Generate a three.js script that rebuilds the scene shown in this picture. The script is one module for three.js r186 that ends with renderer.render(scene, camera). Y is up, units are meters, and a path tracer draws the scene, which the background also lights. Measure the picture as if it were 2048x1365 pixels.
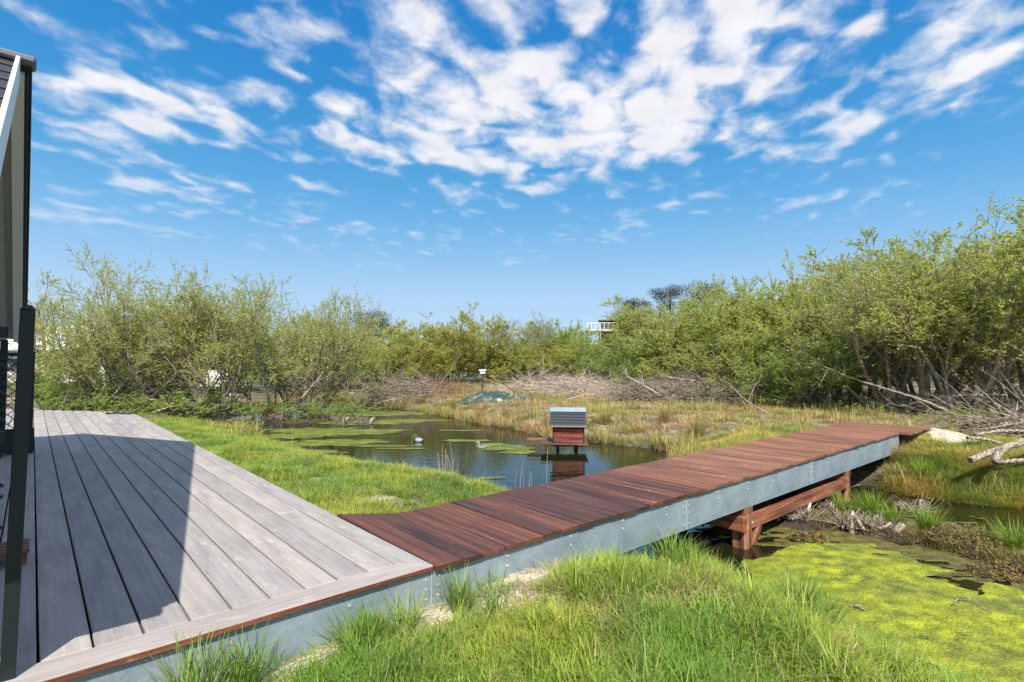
import * as THREE from 'three';
import { mergeGeometries } from 'three/addons/utils/BufferGeometryUtils.js';
import { ImprovedNoise } from 'three/addons/math/ImprovedNoise.js';

// ------------------------------------------------------------------ camera, sky, sun, exposure
const S = 1.3;                                  // metres per layout unit (camera stands one unit above the deck)
const CAM_H = S, PITCH = THREE.MathUtils.degToRad(2.2), FPX = 1085;
const scene = new THREE.Scene();
const camera = new THREE.PerspectiveCamera(2 * Math.atan(682.5 / FPX) * 180 / Math.PI, 2048 / 1365, 0.05, 2000);
camera.position.set(0, CAM_H, 0);
camera.rotation.x = PITCH;
const renderer = new THREE.WebGLRenderer({ antialias: true });
renderer.setSize(1024, 682);
renderer.toneMapping = THREE.LinearToneMapping;
renderer.toneMappingExposure = 1.4;
renderer.shadowMap.enabled = true;
renderer.shadowMap.type = THREE.PCFSoftShadowMap;

const AZ = 0.7235;                              // direction of the footbridge seen from above
const EL = 50 * Math.PI / 180;
const U = [Math.cos(AZ), Math.sin(AZ)], V = [-Math.sin(AZ), Math.cos(AZ)];   // (x, forward)
const lightDir = [0.6 * U[0] + 0.8 * V[0], 0.6 * U[1] + 0.8 * V[1]];
const sunDir = new THREE.Vector3(-lightDir[0] * Math.cos(EL), Math.sin(EL), lightDir[1] * Math.cos(EL)).normalize();
const sun = new THREE.DirectionalLight(new THREE.Color(1.0, 0.955, 0.87), 4.8);
sun.position.copy(sunDir).multiplyScalar(80);
sun.castShadow = true;
sun.shadow.mapSize.set(4096, 4096);
sun.shadow.camera.left = -40; sun.shadow.camera.right = 40; sun.shadow.camera.top = 50; sun.shadow.camera.bottom = -40; sun.shadow.camera.far = 220;
scene.add(sun, sun.target);

const noiseGen = new ImprovedNoise();
const n3 = (x, y, z) => noiseGen.noise(x, y, z);
function fbm(x, y, z, oct = 4, gain = 0.5) { let a = 1, f = 1, s = 0, t = 0; for (let i = 0; i < oct; i++) { s += a * n3(x * f + i * 17.3, y * f - i * 9.1, z + i * 3.7); t += a; a *= gain; f *= 2.03; } return s / t; }
const clamp = (x, a = 0, b = 1) => Math.min(b, Math.max(a, x));
const sstep = (a, b, x) => { const t = clamp((x - a) / (b - a)); return t * t * (3 - 2 * t); };
const lerp = (a, b, t) => a + (b - a) * t;

function makeSky() {
  const w = 4096, h = 2048, data = new Float32Array(w * h * 4);
  const D = 180 / Math.PI, SKYK = 0.775;
  // cloud fields by compass bearing and height in degrees: [bearing, height, half width, half height, amount]
  const fields = [
    [-1, 33, 12, 9, 0.40], [3, 26, 7, 5, 0.26], [-12, 25, 8, 4, 0.24], [-16, 22.5, 5, 2.4, 0.14], [-19, 34, 5, 5, 0.22], [13, 27, 7, 5, 0.26], [22, 27, 6, 5, 0.24], [32, 26, 8, 4.5, 0.30], [40, 23, 7, 3.0, 0.26], [39, 31, 8, 4.5, 0.26], [18, 21, 11, 2.4, 0.18], [25, 34, 12, 5, 0.26], [7, 20, 6, 2.0, 0.18],
    [-36, 22, 5.5, 3.0, 0.34], [-28, 23, 5, 2.2, 0.20], [-35, 14.8, 8, 1.6, 0.18], [-40, 11.8, 4, 0.7, 0.18], [-20, 13.4, 5, 1.2, 0.18], [-13, 12, 5, 1.2, 0.15], [31, 14.5, 4, 1.5, 0.14], [-38, 33, 10, 4, 0.20], [-40, 18.5, 5, 1.0, 0.18],
  ];
  for (let j = 0; j < h; j++) {
    const el = ((j + 0.5) / h - 0.5) * Math.PI;
    const sy = Math.sin(el), cy = Math.cos(el);
    for (let i = 0; i < w; i++) {
      const k = (j * w + i) * 4;
      if (el <= 0) { data[k] = 0.10; data[k + 1] = 0.11; data[k + 2] = 0.08; data[k + 3] = 1; continue; }
      const a = ((i + 0.5) / w - 0.5) * 2 * Math.PI, dx = Math.cos(a) * cy, dz = Math.sin(a) * cy;
      const e = el * D;
      let r = 0.48 / (1 + (e / 11.5) ** 3) + 0.004, g = 0.12 + 0.57 / (1 + (e / 16) ** 2.2), b = 0.48 + 0.41 / (1 + (e / 20) ** 2.4);
      // the cloud sheet, seen in perspective
      const p = 1 / (sy + 0.07), X = dx * p, Z = dz * p;
      let bear = Math.atan2(dx, -dz) * D;
      let cov = -0.22;
      const inView = Math.abs(bear) < 60;
      let sum = 0;
      for (const [fb, fe, wb, we, am] of fields) { const q = ((bear - fb) / wb) ** 2 + ((e - fe) / we) ** 2; if (q < 9) sum += am * Math.exp(-q * 0.75); }
      cov += 0.45 * (1 - Math.exp(-sum / 0.30));
      // elsewhere the same sheet goes on
      const away = sstep(40, 75, Math.hypot(bear * 0.85, Math.max(0, e - 20) * 1.5));
      if (away > 0) cov = Math.max(cov, lerp(cov, 0.06 + 0.12 * n3(X * 0.7, Z * 0.7, 5.5), away));
      if (cov > -0.215) {
        const X2 = X * 0.95 + Z * 0.30, Z2 = -X * 0.30 + Z * 0.95;
        const wx = 0.035 * n3(X2 * 8, Z2 * 7, 8.2), wz = 0.045 * n3(X2 * 8 + 9, Z2 * 7, 2.2);
        const P = X2 + wx, Q = Z2 + wz;
        const puff = n3(P * 7.4, Q * 5.2, 0.5), small = n3(P * 15 + 7, Q * 11.5, 2.5), rip = Math.abs(n3(P * 9 + 3, Q * 6.6, 9.5)) - 0.22;
        const fine = fbm(P * 28, Q * 23, 6.5, 4, 0.6), wide = fbm(X * 2.1 + 3, Z * 1.7, 4.4, 3);
        let c = cov + 0.34 * puff + 0.20 * small + 0.34 * rip + 0.22 * fine + 0.34 * wide;
        c = sstep(-0.15, 0.36, c);
        c = c * sstep(5, 14, e) * lerp(0.60, 0.96, sstep(12, 24, e));
        if (c > 0) {
          const thick = sstep(0.25, 1.0, c);
          const shade = 1 - 0.13 * thick * (0.5 + 1.2 * fbm(X2 * 7 + 4, Z2 * 6, 7.7, 3));
          const cr = lerp(0.72, 0.93, thick) * shade, cg = lerp(0.78, 0.92, thick) * shade, cb = lerp(0.88, 0.95, thick) * shade;
          r = lerp(r, cr, c); g = lerp(g, cg, c); b = lerp(b, cb, c);
        }
      }
      data[k] = r * SKYK; data[k + 1] = g * SKYK; data[k + 2] = b * SKYK; data[k + 3] = 1;
    }
  }
  const t = new THREE.DataTexture(data, w, h, THREE.RGBAFormat, THREE.FloatType);
  t.mapping = THREE.EquirectangularReflectionMapping; t.magFilter = t.minFilter = THREE.LinearFilter; t.needsUpdate = true;
  return t;
}
const sky = makeSky();
scene.background = sky; scene.environment = sky;
console.log('sky done');

// ------------------------------------------------------------------ helpers
function RNG(seed) { let s = seed >>> 0; return () => { s = (s + 0x6D2B79F5) | 0; let t = Math.imul(s ^ (s >>> 15), 1 | s); t = (t + Math.imul(t ^ (t >>> 7), 61 | t)) ^ t; return ((t ^ (t >>> 14)) >>> 0) / 4294967296; }; }
const rnd = RNG(20240511);
const rr = (a, b, g = rnd) => a + (b - a) * g();
const used = new Map();
function numbered(name) { const n = used.get(name) || 0; used.set(name, n + 1); return n ? `${name}_${String(n).padStart(3, '0')}` : name; }
function shadows(o) { o.castShadow = o.receiveShadow = true; return o; }
function mesh(name, geo, mat, parent, kind) { const m = shadows(new THREE.Mesh(geo, mat)); m.name = name; if (kind) m.userData.kind = kind; if (parent) parent.add(m); return m; }
function thing(name, label, category, pos = [0, 0, 0], turn = 0, group) { const o = new THREE.Group(); o.name = numbered(name); o.position.set(...pos); o.rotation.y = turn; o.userData = { label, category }; if (group) o.userData.group = group; scene.add(o); return o; }
function tagged(m, label, category, group) { m.name = numbered(m.name); m.userData = { ...m.userData, label, category }; if (group) m.userData.group = group; scene.add(m); return m; }
function structure(name, geo, mat) { const m = mesh(numbered(name), geo, mat, scene); m.userData = { kind: 'structure', label: name.replace(/_/g, ' ') }; return m; }
function stuff(name, m, label, category) { m.name = numbered(name); m.userData = { kind: 'stuff', label, category }; shadows(m); scene.add(m); return m; }

// layout: a photograph column and row meeting a level plane (units of S); gives [x, forward] in metres
const cp = Math.cos(PITCH), sp = Math.sin(PITCH);
function at(px, py, h) { const x = (px - 1024) / FPX, y = (682.5 - py) / FPX, Y = y * cp + sp, Z = cp - y * sp, t = (h - 1) / Y; return [x * t * S, Z * t * S]; }
const col = (px, Z) => (px - 1024) / FPX * Z * 0.9993;                      // x in units at a forward distance
const rise = (py, Z) => 1 + Math.tan(Math.atan((682.5 - py) / FPX) + PITCH) * Z; // height in units
const ORG = [S * (1.5025 * U[0] + 2.2845 * V[0]), S * (1.5025 * U[1] + 2.2845 * V[1])]; // corner of the deck where the bridge starts
const uv2 = (u, v) => [ORG[0] + u * U[0] + v * V[0], ORG[1] + u * U[1] + v * V[1]];       // metres along / across the bridge
const toUV = (x, Z) => { const a = x - ORG[0], b = Z - ORG[1]; return [a * U[0] + b * U[1], a * V[0] + b * V[1]]; };

function box(w, h, d, x = 0, y = 0, z = 0, c = 0.004) { // box with chamfered edges, uv in metres (u along the longest side)
  const H = [w / 2, h / 2, d / 2], pos = [], uv = [];
  c = Math.min(c, H[0] * 0.8, H[1] * 0.8, H[2] * 0.8);
  const longest = H.indexOf(Math.max(...H));
  const P = (sx, sy, sz, axis) => { const s = [sx, sy, sz]; return s.map((v, i) => v * (i === axis ? H[i] : H[i] - c)); };
  const put = (pts, axis) => {
    const mid = [0, 1, 2].map(i => pts.reduce((s, p) => s + p[i], 0) / pts.length);
    const a = pts[0], b = pts[1], e = pts[2];
    const n = [(b[1] - a[1]) * (e[2] - a[2]) - (b[2] - a[2]) * (e[1] - a[1]), (b[2] - a[2]) * (e[0] - a[0]) - (b[0] - a[0]) * (e[2] - a[2]), (b[0] - a[0]) * (e[1] - a[1]) - (b[1] - a[1]) * (e[0] - a[0])];
    const list = n[0] * mid[0] + n[1] * mid[1] + n[2] * mid[2] < 0 ? pts.slice().reverse() : pts;
    const tri = list.length === 4 ? [0, 1, 2, 0, 2, 3] : [0, 1, 2];
    const other = [0, 1, 2].filter(i => i !== longest), across = axis === other[0] ? other[1] : other[0];
    for (const t of tri) { const p = list[t]; pos.push(p[0] + x, p[1] + y, p[2] + z); uv.push(axis === longest ? p[other[0]] : p[longest], axis === longest ? p[other[1]] : p[across]); }
  };
  for (let a = 0; a < 3; a++) for (const s of [-1, 1]) {
    const o = [0, 1, 2].filter(i => i !== a), q = [[-1, -1], [1, -1], [1, 1], [-1, 1]].map(([m, n]) => { const v = [0, 0, 0]; v[a] = s; v[o[0]] = m; v[o[1]] = n; return P(...v, a); });
    put(q, a);
  }
  for (let a = 0; a < 3; a++) { const o = [0, 1, 2].filter(i => i !== a); for (const s of [-1, 1]) for (const r of [-1, 1]) { const e = (q, axis) => { const v = [0, 0, 0]; v[a] = q; v[o[0]] = s; v[o[1]] = r; return P(...v, axis); }; put([e(-1, o[0]), e(1, o[0]), e(1, o[1]), e(-1, o[1])], o[0]); } }
  for (const sx of [-1, 1]) for (const sy of [-1, 1]) for (const sz of [-1, 1]) put([P(sx, sy, sz, 0), P(sx, sy, sz, 1), P(sx, sy, sz, 2)], 1);
  const g = new THREE.BufferGeometry();
  g.setAttribute('position', new THREE.Float32BufferAttribute(pos, 3)); g.setAttribute('uv', new THREE.Float32BufferAttribute(uv, 2)); g.computeVertexNormals();
  return g;
}
function shiftUV(g, a, b) { const u = g.attributes.uv; for (let i = 0; i < u.count; i++) u.setXY(i, u.getX(i) + a, u.getY(i) + b); return g; }
function bar(p, q, w, d = w, c = 0.003) { // squared timber between two points
  const a = new THREE.Vector3(...p), b = new THREE.Vector3(...q), dir = b.clone().sub(a), len = dir.length();
  const g = box(w, len, d, 0, 0, 0, c);
  const up = dir.normalize(), side = Math.abs(up.y) > 0.99 ? new THREE.Vector3(1, 0, 0) : new THREE.Vector3(0, 1, 0).cross(up).normalize(), fw = side.clone().cross(up);
  g.applyMatrix4(new THREE.Matrix4().makeBasis(side, up, fw).setPosition(a.add(b).multiplyScalar(0.5)));
  return g;
}

// a growing buffer of triangles
class Soup {
  constructor(color) { this.p = []; this.n = []; this.i = []; this.c = color ? [] : null; }
  tube(pts, rad, sides = 4, tint) { // pts: [[x,y,z]...]
    const N = pts.length, base = this.p.length / 3; let px = 0, py = 0, pz = 0;
    for (let k = 0; k < N; k++) {
      const a = pts[Math.max(0, k - 1)], b = pts[Math.min(N - 1, k + 1)];
      let dx = b[0] - a[0], dy = b[1] - a[1], dz = b[2] - a[2]; const l = Math.hypot(dx, dy, dz) || 1; dx /= l; dy /= l; dz /= l;
      if (k === 0) { if (Math.abs(dy) < 0.9) { px = -dz; py = 0; pz = dx; } else { px = 1; py = 0; pz = 0; } }
      const dt = px * dx + py * dy + pz * dz; px -= dt * dx; py -= dt * dy; pz -= dt * dz; const m = Math.hypot(px, py, pz) || 1; px /= m; py /= m; pz /= m;
      const qx = dy * pz - dz * py, qy = dz * px - dx * pz, qz = dx * py - dy * px, r = rad[k];
      for (let s = 0; s < sides; s++) { const a2 = s / sides * Math.PI * 2, c = Math.cos(a2), e = Math.sin(a2), x = px * c + qx * e, y = py * c + qy * e, z = pz * c + qz * e; this.p.push(pts[k][0] + x * r, pts[k][1] + y * r, pts[k][2] + z * r); this.n.push(x, y, z); if (this.c) this.c.push(...tint); }
    }
    for (let k = 0; k < N - 1; k++) for (let s = 0; s < sides; s++) { const a = base + k * sides + s, b = base + k * sides + (s + 1) % sides; this.i.push(a, b, a + sides, b, b + sides, a + sides); }
    if (sides > 3) { const e = base + (N - 1) * sides; for (let s = 1; s < sides - 1; s++) { this.i.push(e, e + s, e + s + 1, base, base + s + 1, base + s); } }
  }
  leaf(x, y, z, dx, dy, dz, sx, sy, sz, len, wid, tint, fold = 0.25) { // pointed leaf along d, spread along s
    const b = this.p.length / 3, nx = dy * sz - dz * sy, ny = dz * sx - dx * sz, nz = dx * sy - dy * sx;
    const m = 0.45 * len, f = fold * wid;
    this.p.push(x, y, z, x + dx * m + sx * wid + nx * f, y + dy * m + sy * wid + ny * f, z + dz * m + sz * wid + nz * f, x + dx * len, y + dy * len, z + dz * len, x + dx * m - sx * wid + nx * f, y + dy * m - sy * wid + ny * f, z + dz * m - sz * wid + nz * f);
    for (let k = 0; k < 4; k++) { this.n.push(nx, ny, nz); if (this.c) this.c.push(...tint); }
    this.i.push(b, b + 2, b + 1, b, b + 3, b + 2);
  }
  blade(x, y, z, ang, lean, len, wid, curl, tint, segs = 3) { // grass blade that bends over
    const b = this.p.length / 3, ca = Math.cos(ang), sa = Math.sin(ang), wx = -sa, wz = ca; let th = lean, X = 0, Y = 0;
    for (let k = 0; k <= segs; k++) {
      const w = wid * (k === segs ? 0.06 : 1 - 0.55 * (k / segs) ** 1.6) * 0.5, cx = x + ca * X, cz = z + sa * X;
      const nx = -ca * Math.cos(th), ny = Math.sin(th), nz = -sa * Math.cos(th);
      this.p.push(cx + wx * w, y + Y, cz + wz * w, cx - wx * w, y + Y, cz - wz * w); this.n.push(nx, ny, nz, nx, ny, nz); if (this.c) this.c.push(...tint, ...tint);
      X += Math.sin(th) * len / segs; Y += Math.cos(th) * len / segs; th += curl / segs;
      if (k < segs) { const a = b + k * 2; this.i.push(a, a + 2, a + 1, a + 1, a + 2, a + 3); }
    }
  }
  geo() { const g = new THREE.BufferGeometry(); g.setAttribute('position', new THREE.Float32BufferAttribute(this.p, 3)); g.setAttribute('normal', new THREE.Float32BufferAttribute(this.n, 3)); if (this.c) g.setAttribute('color', new THREE.Float32BufferAttribute(this.c, 3)); else { const q = []; for (let i = 0; i < this.p.length; i += 3) q.push(this.p[i] * 1.3 + this.p[i + 2], this.p[i + 1] * 2 + this.p[i + 2] * 0.7); g.setAttribute('uv', new THREE.Float32BufferAttribute(q, 2)); } g.setIndex(this.p.length / 3 > 65535 ? new THREE.Uint32BufferAttribute(this.i, 1) : this.i); return g; }
}

// ------------------------------------------------------------------ textures and materials
function tex(w, h, fn, srgb = true, rx = 1, ry = 1) {
  const d = new Uint8Array(w * h * 4);
  for (let j = 0; j < h; j++) for (let i = 0; i < w; i++) { const c = fn(i / w, j / h, i, j), k = (j * w + i) * 4; d[k] = clamp(c[0]) * 255; d[k + 1] = clamp(c[1]) * 255; d[k + 2] = clamp(c[2]) * 255; d[k + 3] = 255; }
  const t = new THREE.DataTexture(d, w, h, THREE.RGBAFormat); t.magFilter = THREE.LinearFilter; t.minFilter = THREE.LinearMipmapLinearFilter; t.generateMipmaps = true; t.wrapS = t.wrapT = THREE.RepeatWrapping; t.repeat.set(rx, ry);
  if (srgb) t.colorSpace = THREE.SRGBColorSpace; t.needsUpdate = true; return t;
}
// noise that repeats without a seam over one tile
function tile(u, v, fx, fy, z, oct = 4) { const f = (x, y) => fbm(x * fx, y * fy, z, oct); const a = sstep(0, 1, u), b = sstep(0, 1, v); return lerp(lerp(f(u, v), f(u - 1, v), a), lerp(f(u, v - 1), f(u - 1, v - 1), a), b) * 1.35; }
const grey = v => [v, v, v];
// weathered decking: u runs along the board over 2 m, v across over 0.5 m
const deckTex = tex(1024, 512, (u, v) => {
  const grain = tile(u, v, 5, 95, 1.2, 3), fine = tile(u, v, 40, 190, 3.3, 2), cloud = tile(u, v, 3, 4, 6.1, 4), spots = tile(u, v, 14, 9, 9.4, 3), fig = Math.sin((v * 60 + tile(u, v, 2, 3, 11.1, 2) * 9)) * 0.018;
  const b = 0.625 + grain * 0.07 + fine * 0.045 + cloud * 0.10 + fig * 0.7 + Math.max(0, spots - 0.2) * 0.22 - Math.max(0, -spots - 0.25) * 0.15;
  return [b * 1.015, b * 0.99, b * 0.985];
}, true, 0.5, 2);
const deckBump = tex(512, 512, (u, v) => grey(0.5 + tile(u, v, 5, 90, 1.2, 3) * 0.5 + tile(u, v, 40, 160, 3.3, 2) * 0.25), false, 0.5, 2);
const redTex = tex(1024, 512, (u, v) => {
  const grain = tile(u, v, 4, 70, 21.2, 3), fine = tile(u, v, 30, 150, 23.3, 2), band = tile(u, v, 1.5, 9, 26.1, 3), spots = tile(u, v, 22, 11, 29.4, 3), scuff = tile(u, v, 40, 20, 31.4, 2);
  const b = 1 + grain * 0.55 + fine * 0.28 + band * 0.6, pale = Math.max(0, scuff - 0.30) * 1.1 + Math.max(0, spots - 0.28) * 0.5;
  return [0.55 * b + pale * 0.5, 0.52 * b + pale * 0.55, 0.52 * b + pale * 0.55];
}, true, 0.5, 2);
const steelTex = tex(512, 512, (u, v) => { const a = tile(u, v, 9, 9, 41.1, 3), b = tile(u, v, 60, 60, 43.1, 2), c = tile(u, v, 2, 5, 45.1, 3); const q = 0.74 + a * 0.07 + b * 0.07 + c * 0.12; return [q * 0.97, q, q * 1.02]; }, true, 0.8, 0.8);
const barkTex = tex(256, 256, (u, v) => { const q = 0.68 + tile(u, v, 6, 6, 51.1, 4) * 0.75 + tile(u, v, 30, 30, 53.1, 2) * 0.35; return [q, q * 0.98, q * 0.95]; }, true, 3, 3);
const soilTex = tex(1024, 1024, (u, v) => { const q = 0.72 + tile(u, v, 8, 8, 61, 4) * 0.35 + tile(u, v, 60, 60, 63, 3) * 0.42; return [q, q * 0.99, q * 0.97]; }, true, 0.7, 0.7);
const soilBump = tex(512, 512, (u, v) => grey(0.5 + tile(u, v, 20, 20, 61, 4) * 0.6), false, 0.9, 0.9);
const waterBump = tex(512, 512, (u, v) => grey(0.5 + tile(u, v, 7, 10, 71, 3) * 0.5 + tile(u, v, 22, 30, 73, 2) * 0.16), false, 0.42, 0.42);

const C = (r, g, b) => new THREE.Color().setRGB(r, g, b);
const std = (o) => new THREE.MeshStandardMaterial(o);
const phys = (o) => new THREE.MeshPhysicalMaterial(o);
const M = {
  deck: [C(1.02, 0.97, 0.90), C(0.90, 0.87, 0.82), C(1.10, 1.03, 0.94), C(0.96, 0.93, 0.88)].map(color => std({ color, map: deckTex, bumpMap: deckBump, bumpScale: 0.0012, roughness: 0.62 })),
  trim: std({ color: C(1.04, 0.95, 0.88), map: deckTex, bumpMap: deckBump, bumpScale: 0.0012, roughness: 0.6 }),
  trimEdge: std({ color: C(0.60, 0.22, 0.11), map: redTex, roughness: 0.6 }),
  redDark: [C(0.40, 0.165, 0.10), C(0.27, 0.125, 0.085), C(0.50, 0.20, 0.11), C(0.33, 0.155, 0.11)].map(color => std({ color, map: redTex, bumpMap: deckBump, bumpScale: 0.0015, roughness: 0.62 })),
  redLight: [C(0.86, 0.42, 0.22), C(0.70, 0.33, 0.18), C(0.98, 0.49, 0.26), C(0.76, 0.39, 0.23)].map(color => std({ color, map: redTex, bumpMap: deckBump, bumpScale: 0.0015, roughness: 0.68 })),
  redBeam: std({ color: C(0.86, 0.36, 0.19), map: redTex, bumpMap: deckBump, bumpScale: 0.0015, roughness: 0.6 }),
  redPost: std({ color: C(0.86, 0.43, 0.24), map: redTex, bumpMap: deckBump, bumpScale: 0.0015, roughness: 0.65 }),
  steel: std({ color: C(0.52, 0.60, 0.66), map: steelTex, metalness: 0.12, roughness: 0.55 }),
  screw: std({ color: C(0.75, 0.76, 0.78), metalness: 0.6, roughness: 0.4 }),
  dark: std({ color: C(0.008, 0.017, 0.018), roughness: 0.5 }),
  tileBlack: std({ color: C(0.03, 0.031, 0.036), roughness: 0.5 }),
  tileGrey: std({ color: C(0.16, 0.16, 0.17), roughness: 0.55 }),
  soffit: std({ color: C(0.42, 0.42, 0.38), roughness: 0.7 }),
  soffitTrim: std({ color: C(0.76, 0.80, 0.76), roughness: 0.55 }),
  white: std({ color: C(0.78, 0.79, 0.80), roughness: 0.5 }),
  whiteDull: std({ color: C(0.66, 0.65, 0.62), roughness: 0.7 }),
  bark: std({ color: C(0.55, 0.48, 0.38), map: barkTex, roughness: 0.9 }),
  barkPale: std({ color: C(0.70, 0.63, 0.52), map: barkTex, roughness: 0.9 }),
  barkDark: std({ color: C(0.13, 0.105, 0.08), map: barkTex, roughness: 0.9 }),
  deadWood: std({ color: C(0.66, 0.57, 0.46), map: barkTex, roughness: 0.9 }),
  brush: std({ color: C(0.56, 0.46, 0.36), roughness: 0.9 }),
  brushRed: std({ color: C(0.36, 0.17, 0.10), roughness: 0.9 }),
  leaf: phys({ color: C(1, 1, 1), vertexColors: true, roughness: 0.8, transmission: 0.55, thickness: 0, side: THREE.DoubleSide, specularIntensity: 0.35 }),
  grass: phys({ color: C(1, 1, 1), vertexColors: true, roughness: 0.7, transmission: 0.42, thickness: 0, side: THREE.DoubleSide, specularIntensity: 0.4 }),
  water: phys({ color: C(0.014, 0.014, 0.006), roughness: 0.025, ior: 1.33, bumpMap: waterBump, bumpScale: 0.0042 }),
  glass: phys({ color: C(0.02, 0.025, 0.03), roughness: 0.05 }),
};
const NOFOLD = 0;

// ------------------------------------------------------------------ the ground and the water
const WATER = -0.64 * S;
const hW = -0.64;
const shore = [
  ...[[415, 836], [480, 853], [560, 893], [640, 918], [700, 935], [780, 951], [860, 966], [950, 982], [1040, 990]].map(([a, b]) => at(a, b, hW)),
  uv2(1.75, 1.6), uv2(1.9, 0.6), uv2(2.15, 0.0),
  ...[[1385, 1103], [1412, 1116], [1448, 1148], [1505, 1195], [1578, 1238], [1640, 1268], [1715, 1302], [1795, 1342], [1890, 1395]].map(([a, b]) => at(a, b, hW)),
  [3.5, 2.3], [4.5, 0.9], [6.5, -0.6], [10.5, -1.2], [13, 2.5], [10.8, 6.6], [8.9, 7.6],
  ...[[2048, 1016], [1900, 1007], [1800, 990], [1735, 972]].map(([a, b]) => at(a, b, hW)),
  uv2(7.6, 0.2), uv2(6.6, 1.0), uv2(5.6, 1.8),
  ...[[1345, 907], [1290, 898], [1200, 888], [1100, 878], [1030, 861], [960, 851], [900, 836], [830, 823], [770, 816], [725, 806], [690, 801], [650, 800], [605, 803], [560, 815], [500, 830], [445, 837]].map(([a, b]) => at(a, b, hW)),
];
function shoreDist(x, Z) { // metres, positive on land
  let d = 1e9, inside = false; const n = shore.length;
  for (let i = 0, j = n - 1; i < n; j = i++) {
    const [ax, az] = shore[j], [bx, bz] = shore[i], ex = bx - ax, ez = bz - az, t = clamp(((x - ax) * ex + (Z - az) * ez) / (ex * ex + ez * ez));
    const q = (x - ax - t * ex) ** 2 + (Z - az - t * ez) ** 2; if (q < d) d = q;
    if ((az > Z) !== (bz > Z) && x < (bx - ax) * (Z - az) / (bz - az) + ax) inside = !inside;
  }
  return (inside ? -1 : 1) * Math.sqrt(d);
}
function segDist(x, Z, a, b) { const ex = b[0] - a[0], ez = b[1] - a[1], t = clamp(((x - a[0]) * ex + (Z - a[1]) * ez) / (ex * ex + ez * ez)); return Math.hypot(x - a[0] - t * ex, Z - a[1] - t * ez); }
const islePath = [[1590, 1046], [1690, 1048], [1800, 1075], [1905, 1088], [2048, 1134], [2200, 1170]].map(([a, b]) => at(a, b, hW));
const spitPath = [[545, 842], [600, 846], [665, 842], [740, 842]].map(([a, b]) => at(a, b, hW));
function pathDist(p, x, Z) { let d = 1e9; for (let i = 1; i < p.length; i++) d = Math.min(d, segDist(x, Z, p[i - 1], p[i])); return d; }
const sandPile = at(1858, 893, -0.3);
function ground(x, Z, sd) {
  if (sd === undefined) sd = shoreDist(x, Z);
  const far = sstep(8, 60, Z), [u, v] = toUV(x, Z);
  let g = -0.40 + 0.07 * sstep(2, 0, Math.abs(v + 0.3)) * sstep(3, -1, u) + 0.20 * Math.exp(-((u - 1.3) ** 2) / 0.7 - ((v + 0.75) ** 2) / 0.7) + 0.10 * Math.exp(-((u - 0.6) ** 2) / 1.2 - ((v + 1.7) ** 2) / 0.9);
  g = lerp(g, -0.46, sstep(6, 14, Z));
  g += 0.55 * sstep(26, 60, Z) + 3.6 * sstep(42, 95, Z) * sstep(-25, 22, x) + 1.2 * sstep(45, 120, Z);
  let y;
  if (sd > 0) { const w = lerp(1.35, 2.6, sstep(8, 16, Z)); y = lerp(WATER - 0.03, g, sstep(0, w, sd + 0.02)) + 0.07 * sstep(0.0, 0.25, sd); }
  else y = WATER - 0.03 - 0.55 * sstep(0, 1.6, -sd);
  const k = 0.05 * fbm(x * 0.9, Z * 0.9, 3.1, 3) + 0.02 * fbm(x * 4, Z * 4, 5.1, 2);
  y += k * sstep(-0.4, 1.2, sd) * (Z < 40 ? 1.3 : 3);
  if (sd < 0.5) {
    const i = pathDist(islePath, x, Z), s = pathDist(spitPath, x, Z), wob = 0.14 * fbm(x * 2.3, Z * 2.3, 8.1, 3);
    y = Math.max(y, WATER + 0.075 * sstep(0.42, 0.05, i + wob) - 0.22 * sstep(0.25, 0.75, i + wob) - 0.3 * sstep(0.7, 1.0, i), WATER + 0.06 * sstep(0.5, 0.1, s + wob) - 0.2 * sstep(0.3, 0.9, s + wob) - 0.3 * sstep(0.9, 1.3, s));
  }
  const q = Math.hypot((x - sandPile[0]) * 0.8, Z - sandPile[1]); y += 0.34 * Math.exp(-q * q / 0.6);
  // deck and porch stand on low ground
  if (u < -0.1 && u > -7 && v > 0.1 && v < 21) y = Math.min(y, -0.36);
  return y;
}
const sandSpots = [[905, 1190, .30], [960, 1170, .22], [1130, 1205, .26], [1100, 1170, .16], [1405, 1165, .2], [1440, 1195, .18], [1510, 1235, .2], [1540, 1250, .14], [620, 1290, .22], [720, 1265, .2], [800, 1235, .24], [1030, 1260, .18], [1080, 1275, .16], [840, 1205, .2], [735, 1007, .18], [760, 1003, .14], [640, 965, .1], [500, 890, .12]].map(([a, b, r]) => [...at(a, b, -0.3), r * S]);
function sandAmount(x, Z) { let s = 0; for (const [sx, sz, r] of sandSpots) s = Math.max(s, 1 - Math.hypot((x - sx) * 0.75, Z - sz) / r); const q = Math.hypot((x - sandPile[0]) * 0.8, Z - sandPile[1]); s = Math.max(s, 1.35 - q / 0.8); const [u, v] = toUV(x, Z); if (v < 0 && v > -0.8) s = Math.max(s, 0.62 - Math.abs(v + 0.12) * 1.5 - 0.5 * sstep(0.6, 1.3, u)); return sstep(0.0, 0.45, s + 0.75 * fbm(x * 5, Z * 5, 14.2, 3)); }
const strawZone = (x, Z, sd) => sstep(9.5, 13.5, Z + x * 0.55) * sstep(-0.1, 0.3, sd);
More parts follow.
